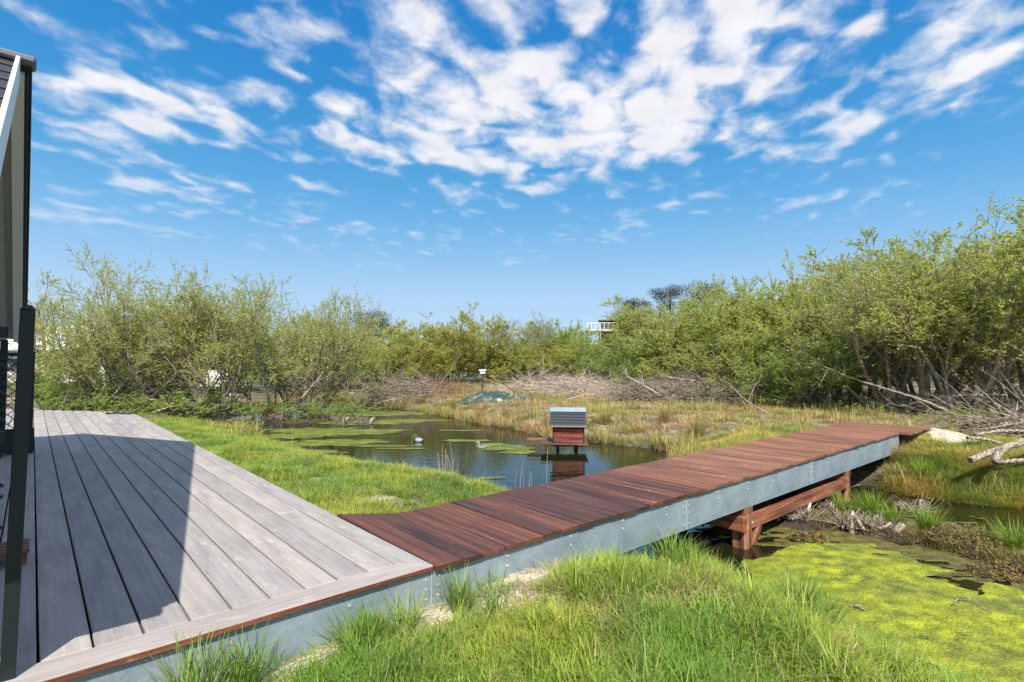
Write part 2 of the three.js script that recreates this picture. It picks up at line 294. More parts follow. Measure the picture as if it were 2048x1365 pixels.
{
  const N = 430, R = 420, a = 6.4, pos = new Float32Array(N * N * 3), colr = new Float32Array(N * N * 3), uvs = new Float32Array(N * N * 2), idx = [];
  const warp = (s) => Math.sinh(a * s) / Math.sinh(a) * R;
  for (let j = 0; j < N; j++) for (let i = 0; i < N; i++) {
    const k = j * N + i, x = warp(i / (N - 1) * 2 - 1) + 1.5, Z = warp(j / (N - 1) * 2 - 1) + 6.5, sd = shoreDist(x, Z), y = ground(x, Z, sd);
    pos.set([x, y, -Z], k * 3); uvs.set([x, Z], k * 2);
    const p = fbm(x * 1.3, Z * 1.3, 31, 4), q = fbm(x * 6, Z * 6, 33, 3);
    let c = [0.20 + 0.08 * p, 0.19 + 0.07 * p, 0.09];                                         // turf and its soil
    const mix = (d, t) => { c = c.map((v, m) => lerp(v, d[m], clamp(t))); };
    mix([0.34 + 0.08 * q, 0.26 + 0.06 * q, 0.15], strawZone(x, Z, sd) * (0.75 + 0.8 * p));    // dead grass beyond the pond
    mix([0.085, 0.10, 0.035], sstep(26, 40, Z));
    mix([0.085 + 0.04 * q, 0.065 + 0.03 * q, 0.04], sstep(0.6, 0.1, Math.abs(sd)) * 0.9);      // mud at the water's edge
    if (sd < 0) mix([0.10 + 0.05 * q, 0.075 + 0.04 * q, 0.05], 1);
    mix([0.98 + 0.10 * q, 0.86 + 0.09 * q, 0.68 + 0.08 * q], sd > 0 ? sandAmount(x, Z) : 0);
    colr.set(c, k * 3);
  }
  for (let j = 0; j < N - 1; j++) for (let i = 0; i < N - 1; i++) { const k = j * N + i; idx.push(k, k + 1, k + N, k + 1, k + N + 1, k + N); }
  const g = new THREE.BufferGeometry(); g.setAttribute('position', new THREE.BufferAttribute(pos, 3)); g.setAttribute('color', new THREE.BufferAttribute(colr, 3)); g.setAttribute('uv', new THREE.BufferAttribute(uvs, 2)); g.setIndex(idx); g.computeVertexNormals();
  structure('ground', g, std({ vertexColors: true, map: soilTex, bumpMap: soilBump, bumpScale: 0.02, roughness: 0.95 }));
  const wg = new THREE.PlaneGeometry(44, 56).rotateX(-Math.PI / 2); const wu = wg.attributes.uv; for (let i = 0; i < wu.count; i++) wu.setXY(i, wu.getX(i) * 44, wu.getY(i) * 56);
  wg.translate(-6, WATER, -23); structure('pond_water', wg, M.water);
}
console.log('ground done');

// floating mats: outlines found on a grid of noise
function mat2d(x0, x1, z0, z1, cell, field, y, colorAt) {
  const nx = Math.ceil((x1 - x0) / cell), nz = Math.ceil((z1 - z0) / cell), F = [];
  for (let j = 0; j <= nz; j++) for (let i = 0; i <= nx; i++) F.push(field(x0 + i * cell, z0 + j * cell));
  const p = [], c = [], n = [], uv = [];
  for (let j = 0; j < nz; j++) for (let i = 0; i < nx; i++) {
    const q = [[i, j], [i + 1, j], [i + 1, j + 1], [i, j + 1]], f = q.map(([a, b]) => F[b * (nx + 1) + a]); if (f.every(v => v <= 0)) continue;
    const poly = [];
    for (let k = 0; k < 4; k++) { const m = (k + 1) % 4; if (f[k] > 0) poly.push(q[k]); if ((f[k] > 0) !== (f[m] > 0)) { const t = f[k] / (f[k] - f[m]); poly.push([lerp(q[k][0], q[m][0], t), lerp(q[k][1], q[m][1], t)]); } }
    for (let k = 1; k < poly.length - 1; k++) for (const [a, b] of [poly[0], poly[k], poly[k + 1]]) { const X = x0 + a * cell, Z = z0 + b * cell; p.push(X, y + 0.006 * fbm(X * 9, Z * 9, 3, 2), -Z); n.push(0, 1, 0); uv.push(X, Z); c.push(...colorAt(X, Z)); }
  }
  const g = new THREE.BufferGeometry(); g.setAttribute('position', new THREE.Float32BufferAttribute(p, 3)); g.setAttribute('normal', new THREE.Float32BufferAttribute(n, 3)); g.setAttribute('uv', new THREE.Float32BufferAttribute(uv, 2)); g.setAttribute('color', new THREE.Float32BufferAttribute(c, 3));
  return g;
}
const algaeBump = tex(512, 512, (u, v) => grey(0.5 + tile(u, v, 26, 26, 81, 4) * 0.6), false, 1.6, 1.6);
const algaeTex = tex(512, 512, (u, v) => { const q = 0.82 + tile(u, v, 9, 9, 83, 5) * 0.4 + tile(u, v, 60, 60, 85, 2) * 0.4; return [q, q, q * 0.9]; }, true, 0.9, 0.9);
M.algae = std({ vertexColors: true, map: algaeTex, bumpMap: algaeBump, bumpScale: 0.012, roughness: 0.65 });
{
  const lane = [[1480, 1120], [1640, 1150], [1800, 1215], [1960, 1280], [2120, 1350]].map(([a, b]) => at(a, b, hW));
  const f1 = (x, Z) => { const sd = shoreDist(x, Z); if (sd > 0.05) return -1; const d = pathDist(lane, x, Z); const v = toUV(x, Z)[1]; return 1.02 - d * 0.88 + 0.95 * fbm(x * 1.9 + Z * 0.6, Z * 2.2 - x * 0.6, 91, 5) - 0.75 * sstep(-0.42, -0.05, sd + 0.25 * fbm(x * 3, Z * 3, 92, 2)) - 1.2 * sstep(-0.55, -0.05, v); };
  stuff('floating_algae', new THREE.Mesh(mat2d(0.8, 7, 2.2, 8.2, 0.035, f1, WATER + 0.008, (x, Z) => { const q = fbm(x * 2.4, Z * 2.6, 93, 5), w = fbm(x * 11, Z * 13, 95, 4), t = sstep(-0.35, 0.35, q + 0.45 * w); return [lerp(0.24, 0.42, t), lerp(0.28, 0.46, t), lerp(0.03, 0.016, t)]; }), M.algae), 'bright yellow green algae carpet on the water right of the grassy bank', 'algae');
  const f2 = (x, Z) => { const sd = shoreDist(x, Z); if (sd > 0.02) return -1; const i = pathDist(islePath, x, Z); return 0.40 - Math.abs(i - 0.5) * 0.5 + 0.85 * fbm(x * 4.3, Z * 7.1, 97, 5) - 0.14; };
  stuff('floating_weed', new THREE.Mesh(mat2d(0.8, 7.5, 2.8, 8.6, 0.035, f2, WATER + 0.005, (x, Z) => { const w = fbm(x * 9, Z * 12, 99, 3); return [0.17 + 0.16 * w, 0.145 + 0.12 * w, 0.035]; }), M.algae), 'brown and olive rotting weed floating beside the muddy island', 'weed');
  const blobs = [[620, 803, 2.6, 1.0], [668, 800, 2.0, 0.9], [560, 815, 1.8, 0.7], [700, 812, 1.6, 0.6], [640, 862, 1.5, .34], [700, 866, 1.2, .3], [600, 872, .9, .3], [625, 888, 1.2, .22], [680, 884, 1.1, .2], [740, 846, 1.5, .35], [820, 842, 1.2, .22], [760, 862, .9, .16], [1015, 897, .55, .22], [1040, 905, .35, .16], [935, 882, .55, .11], [985, 890, .35, .12], [985, 957, .2, .06], [760, 893, .8, .08], [800, 898, .6, .06], [620, 905, .7, .13], [920, 862, .6, .08], [690, 826, 1.6, .5], [770, 828, 1.6, .5]].map(([a, b, w, d]) => [...at(a, b, hW), w, d]);
  const f3 = (x, Z) => { if (shoreDist(x, Z) > 0.03) return -1; let m = -9; for (const [bx, bz, w, d] of blobs) m = Math.max(m, 1 - ((x - bx) / (w * 1.15)) ** 2 - ((Z - bz) / (d * 2.1)) ** 2); if (m < -1) return -1; return m * 0.55 + 0.8 * fbm(x * 2.2, Z * 4.2, 101, 5) - 0.02; };
  stuff('floating_algae', new THREE.Mesh(mat2d(-11, 2.2, 7.5, 27, 0.06, f3, WATER + 0.007, (x, Z) => { const q = fbm(x * 1.5, Z * 2.4, 103, 4), t = sstep(-0.2, 0.3, q); return [lerp(0.15, 0.27, t), lerp(0.19, 0.32, t), 0.03]; }), M.algae), 'green algae patches drifting on the main pond near the duck house', 'algae');
}

// ------------------------------------------------------------------ the deck
const TH = 0.034, PITCHB = 0.1925, BW = 0.1815;
const PLAIN = [];
{
  const deck = thing('timber_deck', 'weathered grey hardwood terrace deck with steel edge panels', 'deck', [ORG[0], 0, -ORG[1]], AZ);
  const g2 = RNG(77);
  const farEnd = (u) => Math.min(17.6, 14.05 - u * 1.41);
  const strips = [[-0.167, 0.0, 0.0]]; // edge board: mitred at the front corner
  for (let k = 0; k < 23; k++) { const hi = -0.176 - k * PITCHB; strips.push([hi - BW, hi, 0.19]); }
  strips.forEach(([u0, u1, v0], s) => {
    let v = v0; const end = farEnd((u0 + u1) / 2); let first = s % 3 === 0 ? 3.4 : s % 3 === 1 ? 2.2 : 4.6; first += rr(-0.6, 0.6, g2);
    while (v < end - 0.05) {
      let e = Math.min(end, v + first); if (end - e < 0.8) e = end; first = rr(3.4, 4.8, g2);
      const len = e - v - 0.006, w = u1 - u0, g = box(w, TH, len, (u0 + u1) / 2, -TH / 2 + rr(-0.0015, 0.0012, g2), -(v + len / 2), 0.0035);
      if (s === 0 && v === v0) { // mitre: draw the inner side of the board's end back from the corner
        const p = g.attributes.position; for (let i = 0; i < p.count; i++) if (p.getZ(i) > -0.02) p.setZ(i, p.getZ(i) - 0.186 * (-p.getX(i) / 0.167)); g.computeVertexNormals();
      }
      shiftUV(g, rr(0, 7, g2), rr(0, 5, g2)); mesh('board', g, M.deck[Math.floor(g2() * 4)], deck); v = e;
    }
  });
  // front trim board, mitred against the edge board
  let u = 0; for (const len of [3.9, 3.2]) {
    const g = box(len - 0.003, TH, 0.181, u - len / 2, -TH / 2 + 0.001, -0.0905, 0.0035), p = g.attributes.position;
    if (u === 0) { for (let i = 0; i < p.count; i++) if (p.getX(i) > -0.02) p.setX(i, p.getX(i) + 0.170 * (p.getZ(i) / 0.181) - 0.003); g.computeVertexNormals(); }
    shiftUV(g, rr(0, 5), rr(0, 5)); const t = mesh('trim_board', g, M.trim, deck);
    mesh('trim_edge', box(len - 0.004, 0.026, 0.003, u - len / 2, -TH / 2 - 0.002, 0.0016, 0.001), M.trimEdge, t);
    u -= len;
  }
  u = -0.004; for (const len of [3.0, 3.9]) {
    const p = mesh('steel_panel', box(len - 0.006, 0.30, 0.006, u - len / 2, -TH - 0.152, -0.026, 0.001), M.steel, deck);
    const sc = []; for (let q = 0.55; q < len; q += 0.62) for (const y of [-0.10, -0.215]) sc.push(new THREE.CylinderGeometry(0.009, 0.0098, 0.006, 10).rotateX(Math.PI / 2).translate(u - q, y, -0.0205));
    for (const y of [-0.09, -0.15, -0.21, -0.27]) sc.push(new THREE.CylinderGeometry(0.008, 0.0088, 0.006, 10).rotateX(Math.PI / 2).translate(u - 0.035, y, -0.0205));
    mesh('screw_heads', mergeGeometries(sc), M.screw, p, 'stuff'); u -= len;
  }
  mesh('panel_flange', box(0.014, 0.295, 0.005, 0.001, -TH - 0.152, -0.0215, 0.001), M.screw, deck);
  mesh('steel_panel', box(0.006, 0.30, 12.6, -0.026, -TH - 0.152, -1.35 - 6.35, 0.001), M.steel, deck);
  for (let k = 0; k < 6; k++) mesh('joist', box(0.06, 0.15, 13.4, -0.5 - k * 0.75, -TH - 0.077, -7.1, 0.003), M.redBeam, deck);
}

// ------------------------------------------------------------------ the footbridge
{
  const bridge = thing('footbridge', 'red brown plank footbridge with grey steel sides crossing the pond', 'bridge', [ORG[0], 0, -ORG[1]], AZ - 0.0155);
  const g2 = RNG(991), N = 59;
  for (let k = 0; k < N; k++) {
    const u = 0.004 + PITCHB * (k + 0.5); let front = -0.022 + rr(-0.004, 0.004, g2), back = 1.225 + rr(-0.006, 0.006, g2);
    if (k < 3) back = [1.53, 1.38, 1.25][k];
    if (k > 51) { front = -0.19 + rr(-0.02, 0.02, g2) + (k > 56 ? 0.04 : 0); back += 0.02; }
    if (k > 56) { front -= 0.05; }
    const len = back - front, g = box(BW + 0.006 + (k < 3 ? 0 : rr(-0.002, 0.002, g2)), TH, len, u, -TH / 2 + rr(-0.003, 0.003, g2), -(front + back) / 2, 0.003);
    if (k < 3) { const p = g.attributes.position, nb = [1.38, 1.25, 1.225][k]; for (let i = 0; i < p.count; i++) if (p.getZ(i) < -1.1 && p.getX(i) > u) p.setZ(i, p.getZ(i) + (back - nb)); g.computeVertexNormals(); }
    shiftUV(g, rr(0, 9, g2), rr(0, 9, g2));
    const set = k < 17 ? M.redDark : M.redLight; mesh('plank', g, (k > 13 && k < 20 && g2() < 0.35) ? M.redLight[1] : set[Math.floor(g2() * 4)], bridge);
  }
  mesh('loose_plank', box(0.17, 0.032, 1.3, 11.36, -TH - 0.05, -0.42, 0.003).applyMatrix4(new THREE.Matrix4()), M.redLight[2], bridge);
  // steel side panels with their screws
  const joints = [0.004, 2.95, 6.05, 9.0, 10.08];
  for (const side of [0, 1]) for (let k = 0; k < joints.length - 1; k++) {
    const a = joints[k], b = joints[k + 1], z = side ? -1.205 : -0.012, out = side ? -1 : 1;
    const p = mesh('steel_panel', box(b - a - 0.005, 0.325, 0.006, (a + b) / 2, -TH - 0.006 - 0.1625, z, 0.001), M.steel, bridge), sc = [];
    for (let q = a + 0.62; q < b - 0.2; q += 0.66) for (const y of [-0.085, -0.155]) sc.push(new THREE.CylinderGeometry(0.0092, 0.0102, 0.006, 10).rotateX(Math.PI / 2).translate(q, y, z + out * 0.0055));
    for (const q of [a + 0.04, b - 0.045]) for (const y of [-0.075, -0.135, -0.20, -0.31]) sc.push(new THREE.CylinderGeometry(0.008, 0.0088, 0.006, 8).rotateX(Math.PI / 2).translate(q, y, z + out * 0.0055));
    mesh('screw_heads', mergeGeometries(sc), M.screw, p, 'stuff');
  }
  for (const q of [2.95, 6.05]) mesh('panel_flange', box(0.012, 0.318, 0.005, q, -TH - 0.168, -0.0075, 0.001), M.screw, bridge);
  mesh('steel_panel', box(0.006, 0.31, 1.17, 10.078, -TH - 0.17, -0.61, 0.001), M.steel, bridge);
  for (let k = 0; k < 9; k++) mesh('cross_joist', box(0.05, 0.14, 1.17, 0.6 + k * 1.15, -TH - 0.08, -0.609, 0.003), M.redBeam, bridge);
  // trestle: four posts, two long rails with knee braces, two caps across
  const pu = [4.25, 7.45], top = -TH - 0.20;
  for (const v of [0.10, 1.08]) {
    for (const u of pu) { const p = mesh('post', box(0.175, 1.45, 0.175, u, top - 0.725, -v, 0.02), M.redPost, bridge); mesh('post_cap', box(0.181, 0.20, 0.181, u, top - 0.105, -v, 0.006), M.redBeam, p); }
    mesh('rail', box(pu[1] - pu[0] - 0.155, 0.16, 0.06, (pu[0] + pu[1]) / 2, top - 0.33, -v + 0.03, 0.004), M.redBeam, bridge);
    for (const [u, s] of [[pu[0], 1], [pu[1], -1]]) mesh('knee_brace', bar([u + s * 0.07, top - 0.74, -v + 0.03], [u + s * 0.36, top - 0.40, -v + 0.03], 0.055, 0.11, 0.004), M.redBeam, bridge);
    for (const u of pu) { const b = mesh('bolt', new THREE.CylinderGeometry(0.018, 0.018, 0.02, 6).rotateX(Math.PI / 2).translate(u - 0.11 * (u > 5 ? 1 : -1), top - 0.33, -v + 0.07), M.screw, bridge); }
  }
  for (const u of pu) mesh('cross_beam', box(0.07, 0.17, 1.2, u - 0.115, top - 0.31, -0.60, 0.004), M.redBeam, bridge);
  for (const [u, y] of [[10.35, -0.22], [10.30, -0.36]]) mesh('sleeper', box(0.17, 0.12, 1.1, u, y, -0.55, 0.006), M.redPost, bridge);
}
console.log('deck and bridge done');

// ------------------------------------------------------------------ the porch roof at the left edge
{
  const porch = thing('porch_roof', 'low gabled porch roof with black tiles and pale boarded underside', 'porch', [ORG[0], 0, -ORG[1]], AZ);
  const ridge = [3.16 * S, 3.22 * S], farE = [6.44 * S, 1.27 * S], nearE = [-0.42 * S, 1.14 * S], uFar = -1.585 * S, uNear = -1.675 * S, u0 = uFar - 5.2;
  const slope = (e, t, dy) => [lerp(ridge[0], e[0], t), lerp(ridge[1], e[1], t) + dy];
  for (const [e, nb] of [[farE, 34], [nearE, 34]]) {
    const u1 = e === farE ? uFar : uNear;
    const len = Math.hypot(e[0] - ridge[0], e[1] - ridge[1]), ang = Math.atan2(e[1] - ridge[1], e[0] - ridge[0]);
    for (let k = 0; k < nb; k++) { // boards of the underside, each lapping the next
      const [v, y] = slope(e, (k + 0.5) / nb, -0.03), g = box(u1 - u0 - 0.2, 0.018, len / nb * 1.12, 0, 0, 0, 0.002); g.rotateX(ang * (e === farE ? 1 : 1) + 0.07);
      g.translate((u0 + u1 - 0.2) / 2, y, -v); mesh('soffit_board', g, M.soffit, porch);
    }
    for (let k = 0; k < 13; k++) { // courses of tiles
      const [v, y] = slope(e, (k + 0.5) / 13, 0.035), g = box(u1 - u0 + 0.03, 0.03, len / 13 * 1.1, 0, 0, 0, 0.006); g.rotateX(ang + (e === farE ? 0.05 : -0.05)); g.translate((u0 + u1 + 0.03) / 2, y, -v); mesh('tile_course', g, M.tileBlack, porch);
    }
    { const [v, y] = slope(e, 0.5, 0.005), g = box(u1 - u0 - 0.12, 0.016, len - 0.02, 0, 0, 0, 0.002); g.rotateX(ang); g.translate((u0 + u1 - 0.12) / 2, y, -v); mesh('sheathing', g, M.soffit, porch); }
    const a = slope(e, 0.01, -0.02), b = slope(e, 0.995, -0.02);
    mesh('verge_board', e === farE ? bar([u1 - 0.075, a[1], -a[0]], [u1 - 0.075, b[1], -b[0]], 0.10, 0.11) : bar([u1 + 0.045, a[1], -a[0]], [u1 + 0.045, b[1], -b[0]], 0.03, 0.24), e === farE ? M.soffitTrim : M.white, porch);
    if (e === farE) mesh('verge_trim', bar([u1 - 0.01, a[1] + 0.005, -a[0]], [u1 - 0.01, b[1] + 0.005, -b[0]], 0.026, 0.12), M.tileBlack, porch);
    mesh('gutter', new THREE.CylinderGeometry(0.05, 0.05, u1 - u0, 10, 1, true, 0, Math.PI).rotateZ(Math.PI / 2).translate((u0 + u1) / 2, e[1] + 0.0, -(e[0] + (e === farE ? 0.05 : -0.05))), M.tileGrey, porch);
    for (const uu of [u0 + 0.3, (u0 + u1) / 2, u1 - 0.22]) mesh('post', box(0.09, e[1] + 0.03, 0.09, uu, (e[1] - 0.03) / 2 - 0.02, -(e[0] - (e === farE ? 0.25 : -0.25)), 0.006), M.dark, porch);
  }
  mesh('ridge_cap', box(uFar - u0 + 0.06, 0.075, 0.24, (u0 + uFar) / 2 + 0.03, ridge[1] + 0.055, -ridge[0], 0.02), M.tileGrey, porch);
}
// lattice railing beside the porch
function lattice(t, u0, u1, y0, y1, v, pitch, w, mat, slat = 'lattice_slat') {
  const W = u1 - u0, H = y1 - y0;
  for (const s of [1, -1]) for (let q = -H; q < W; q += pitch) {
    let a = [q, 0], b = [q + H, H]; if (a[0] < 0) a = [0, -q]; if (b[0] > W) b = [W, W - q]; if (b[0] - a[0] < 0.03) continue;
    const f = p => [s > 0 ? u0 + p[0] : u1 - p[0], y0 + p[1], -v + s * 0.006]; mesh(slat, bar(f(a), f(b), w, 0.01, 0.002), mat, t);
  }
}
{
  const t = thing('lattice_railing', 'nearest dark green lattice railing with square capped post at left edge', 'railing', [ORG[0], 0, -ORG[1]], AZ);
  const pu = -1.537 * S, v = 0.085 * S;
  mesh('post', bar([pu, 0, -v], [pu + 0.024, 1.17 * S, -v], 0.05, 0.05, 0.004), M.dark, t);
  mesh('post_cap', new THREE.CylinderGeometry(0.014, 0.038, 0.02, 4).rotateY(Math.PI / 4).translate(pu + 0.024, 1.17 * S + 0.01, -v), M.dark, t);
  mesh('top_rail', box(1.5, 0.045, 0.05, pu - 0.785, 1.095 * S, -v, 0.004), M.dark, t);
  mesh('middle_rail', box(1.5, 0.05, 0.045, pu - 0.785, 0.76 * S, -v, 0.004), M.dark, t);
  mesh('bottom_rail', box(1.5, 0.05, 0.045, pu - 0.785, 0.12, -v, 0.004), M.dark, t);
  lattice(t, pu - 1.53, pu - 0.034, 0.79 * S, 1.06 * S, v, 0.11, 0.022, M.dark);
  lattice(t, pu - 1.53, pu - 0.034, 0.15, 0.735 * S, v, 0.17, 0.03, M.dark);
  mesh('post', box(0.062, 1.17 * S, 0.062, pu - 1.56, 0.585 * S, -v, 0.005), M.dark, t);
}
{
  const b = at(61, 907, 0), [u, v] = toUV(b[0], b[1]);
  const t = thing('lattice_screen', 'farther dark lattice screen with slim end post and solid base board', 'railing', [ORG[0], 0, -ORG[1]], AZ);
  mesh('end_post', box(0.045, 1.11 * S, 0.05, u - 0.01, 0.555 * S, -v, 0.004), M.dark, t);
  mesh('base_board', box(2.4, 0.27 * S, 0.07, u - 1.17, 0.137 * S, -v - 0.065, 0.006), M.dark, t);
  mesh('top_rail', box(2.3, 0.05, 0.04, u - 1.19, 1.08 * S, -v, 0.004), M.dark, t);
  lattice(t, u - 2.3, u - 0.034, 0.28 * S, 1.06 * S, v, 0.13, 0.028, M.dark);
}
{ // reddish timber step on the deck behind the railing
  const t = thing('wooden_step', 'low reddish slatted wooden step on the deck behind the lattice railing', 'step', [ORG[0], 0, -ORG[1]], AZ);
  for (let k = 0; k < 4; k++) mesh('slat', box(0.62, 0.024, 0.068, -1.5 * S - 0.30, 0.085, -(1.36 * S + k * 0.078), 0.003), M.redBeam, t);
  for (const q of [0.0, 0.56]) mesh('leg', box(0.04, 0.073, 0.30, -1.5 * S - 0.02 - q, 0.0365, -(1.36 * S + 0.117), 0.003), M.redPost, t);
}
{ // dark rope lying at the far end of the deck
  const [x, Z] = at(240, 829, 0), so = new Soup(); const p = []; for (let k = 0; k <= 14; k++) p.push([x - 0.34 + k * 0.052, 0.025 + 0.012 * Math.sin(k * 1.7), -Z + 0.05 * Math.sin(k * 0.9)]); so.tube(p, p.map(() => 0.026), 7);
  tagged(mesh('rope', so.geo(), std({ color: C(0.03, 0.03, 0.032), roughness: 0.8 })), 'short dark thick rope lying on far end of the grey deck', 'rope');
}

// ------------------------------------------------------------------ duck house, bird table, tarpaulin, ducks
{
  const [x, Z] = at(1134, 902, hW), y = WATER, sc = Z / S / FPX * S; // metres per photograph pixel there
  const t = thing('duck_house', 'small red plank duck house with black slatted roof on stilts in the pond', 'duck house', [x, y, -Z], -0.07);
  const red = [C(1.1, 0.26, 0.12), C(0.92, 0.22, 0.12), C(0.66, 0.22, 0.16)].map(color => std({ color, map: redTex, roughness: 0.6 }));
  const dk = std({ color: C(0.035, 0.026, 0.02), roughness: 0.7 }), slate = std({ color: C(0.05, 0.058, 0.07), roughness: 0.5 }), W = 0.72, D = 0.62, p0 = 0.20;
  mesh('platform', box(1.12, 0.035, 0.98, -0.07, p0, -0.12, 0.004), std({ color: C(0.45, 0.22, 0.18), map: redTex, roughness: 0.7 }), t);
  mesh('side_landing', box(0.45, 0.03, 0.30, -0.75, p0 + 0.01, -0.42, 0.004), M.redPost, t);
  for (const q of [-0.22, 0.22]) for (const r of [0.1, -0.35]) mesh('leg', box(0.07, 0.85, 0.07, q, p0 - 0.44, r, 0.006), dk, t);
  mesh('cross_beam', box(0.75, 0.06, 0.06, 0, p0 - 0.05, 0.1, 0.004), dk, t);
  for (let k = 0; k < 4; k++) mesh('plank', box(W, 0.116, 0.022, 0.03, p0 + 0.085 + k * 0.125, 0.22, 0.006), red[Math.min(2, [2, 1, 0, 0][k])], t);
  for (let k = 0; k < 4; k++) mesh('plank', box(W, 0.122, 0.022, 0.03, p0 + 0.085 + k * 0.125, 0.22 - D, 0.005), red[1], t);
  for (const s of [-1, 1]) for (let k = 0; k < 6; k++) { const h = 0.50 + 0.19 * (1 - Math.abs(k - 2.5) / 3); mesh('side_plank', box(0.02, h, D / 6 - 0.005, 0.03 + s * W / 2, p0 + 0.02 + h / 2, 0.205 - D / 12 - k * D / 6 + D / 24, 0.003), dk, t); }
  for (const s of [-1, 1]) mesh('corner_post', box(0.035, 0.5, 0.035, 0.03 + s * (W / 2 - 0.002), p0 + 0.268, 0.228, 0.003), dk, t);
  const ry = p0 + 0.80, ez = 0.33, eyy = p0 + 0.43, cz = -0.09;
  for (const s of [1, -1]) for (let k = 0; k < 6; k++) { const f = (k + 0.5) / 6, a = Math.atan2(ry - eyy, ez + 0.09), g = box(0.86, 0.016, 0.098, 0, 0, 0, 0.003); g.rotateX(s * (a - 0.30)); g.translate(0.03, lerp(ry, eyy, f), cz + s * (ez - cz) * f); mesh('roof_slat', g, slate, t); }
  mesh('eave_strip', box(0.86, 0.03, 0.015, 0.03, eyy - 0.012, ez + 0.012, 0.003), std({ color: C(0.30, 0.25, 0.21), roughness: 0.6 }), t);
  for (const s of [1, -1]) { const g = box(0.87, 0.012, 0.14, 0, 0, 0, 0.003); g.rotateX(s * Math.atan2(ry - eyy, ez + 0.09)); g.translate(0.03, ry - 0.022, cz + s * 0.062); mesh('ridge_sheet', g, M.steel, t); }
}
{
  const [x, Z] = at(965, 787, -0.36), y = ground(x, Z), s = Z / FPX;
  const t = thing('bird_table', 'dark post with a small white box on top behind the pond', 'bird table', [x, y, -Z], 0.1), H = rise(748, Z / S) * S - y;
  mesh('post', box(0.17, H + 0.2, 0.17, 0, (H - 0.2) / 2, 0, 0.01), M.tileGrey.clone(), t).material.color.setRGB(0.035, 0.032, 0.03);
  mesh('box', box(0.30, 0.16, 0.28, 0, H + 0.08, 0, 0.01), M.white, t);
  mesh('lid', box(0.42, 0.07, 0.38, 0, H + 0.20, 0, 0.012), M.white, t);
}
{
  const [x, Z] = at(1003, 812, -0.45), nx = 70, nz = 34, L = 3.3, B = 1.5, p = [], uv = [], idx = [], y0 = ground(x, Z);
  for (let j = 0; j <= nz; j++) for (let i = 0; i <= nx; i++) {
    const a = i / nx * 2 - 1, b = j / nz * 2 - 1, e = Math.max(0, 1 - Math.abs(a) ** 3.2) * Math.max(0, 1 - Math.abs(b) ** 2.4), X = a * L / 2, Q = b * B / 2;
    const fold = 0.09 * Math.abs(Math.sin(X * 5.2 + 4.0 * n3(X * 0.9, Q * 1.6, 4) + Q * 3.2)) + 0.09 * fbm(X * 3.4, Q * 4, 6, 3);
    const h = e * (0.27 + 0.10 * n3(X * 0.8, 3, 1) - 0.06 * a) + fold * (0.4 + e); p.push(X + 0.08 * n3(X, Q * 2, 9), h + (y0 < -5 ? 0 : 0) - 0.02 - (e === 0 ? 0.12 : 0), Q); uv.push(X, Q);
    if (i < nx && j < nz) { const k = j * (nx + 1) + i; idx.push(k, k + nx + 1, k + 1, k + 1, k + nx + 1, k + nx + 2); }
  }
  const g = new THREE.BufferGeometry(); g.setAttribute('position', new THREE.Float32BufferAttribute(p, 3)); g.setAttribute('uv', new THREE.Float32BufferAttribute(uv, 2)); g.setIndex(idx); g.computeVertexNormals();
  const tarpTex = tex(512, 256, (u, v) => { const q = tile(u, v, 5, 9, 111, 4), w = tile(u, v, 20, 12, 113, 3), s = sstep(0.12, 0.5, q + 0.5 * w); return [lerp(0.22, 0.60, s), lerp(0.29, 0.66, s), lerp(0.25, 0.63, s)]; }, true, 0.3, 0.6);
  const m = mesh('tarpaulin', g, std({ map: tarpTex, roughness: 0.42, side: THREE.DoubleSide })); m.position.set(x, y0, -Z); m.rotation.y = -0.22; m.rotation.z = -0.03;
  tagged(m, 'crumpled dark green tarpaulin heaped on the far bank below the bird table', 'tarpaulin');
}
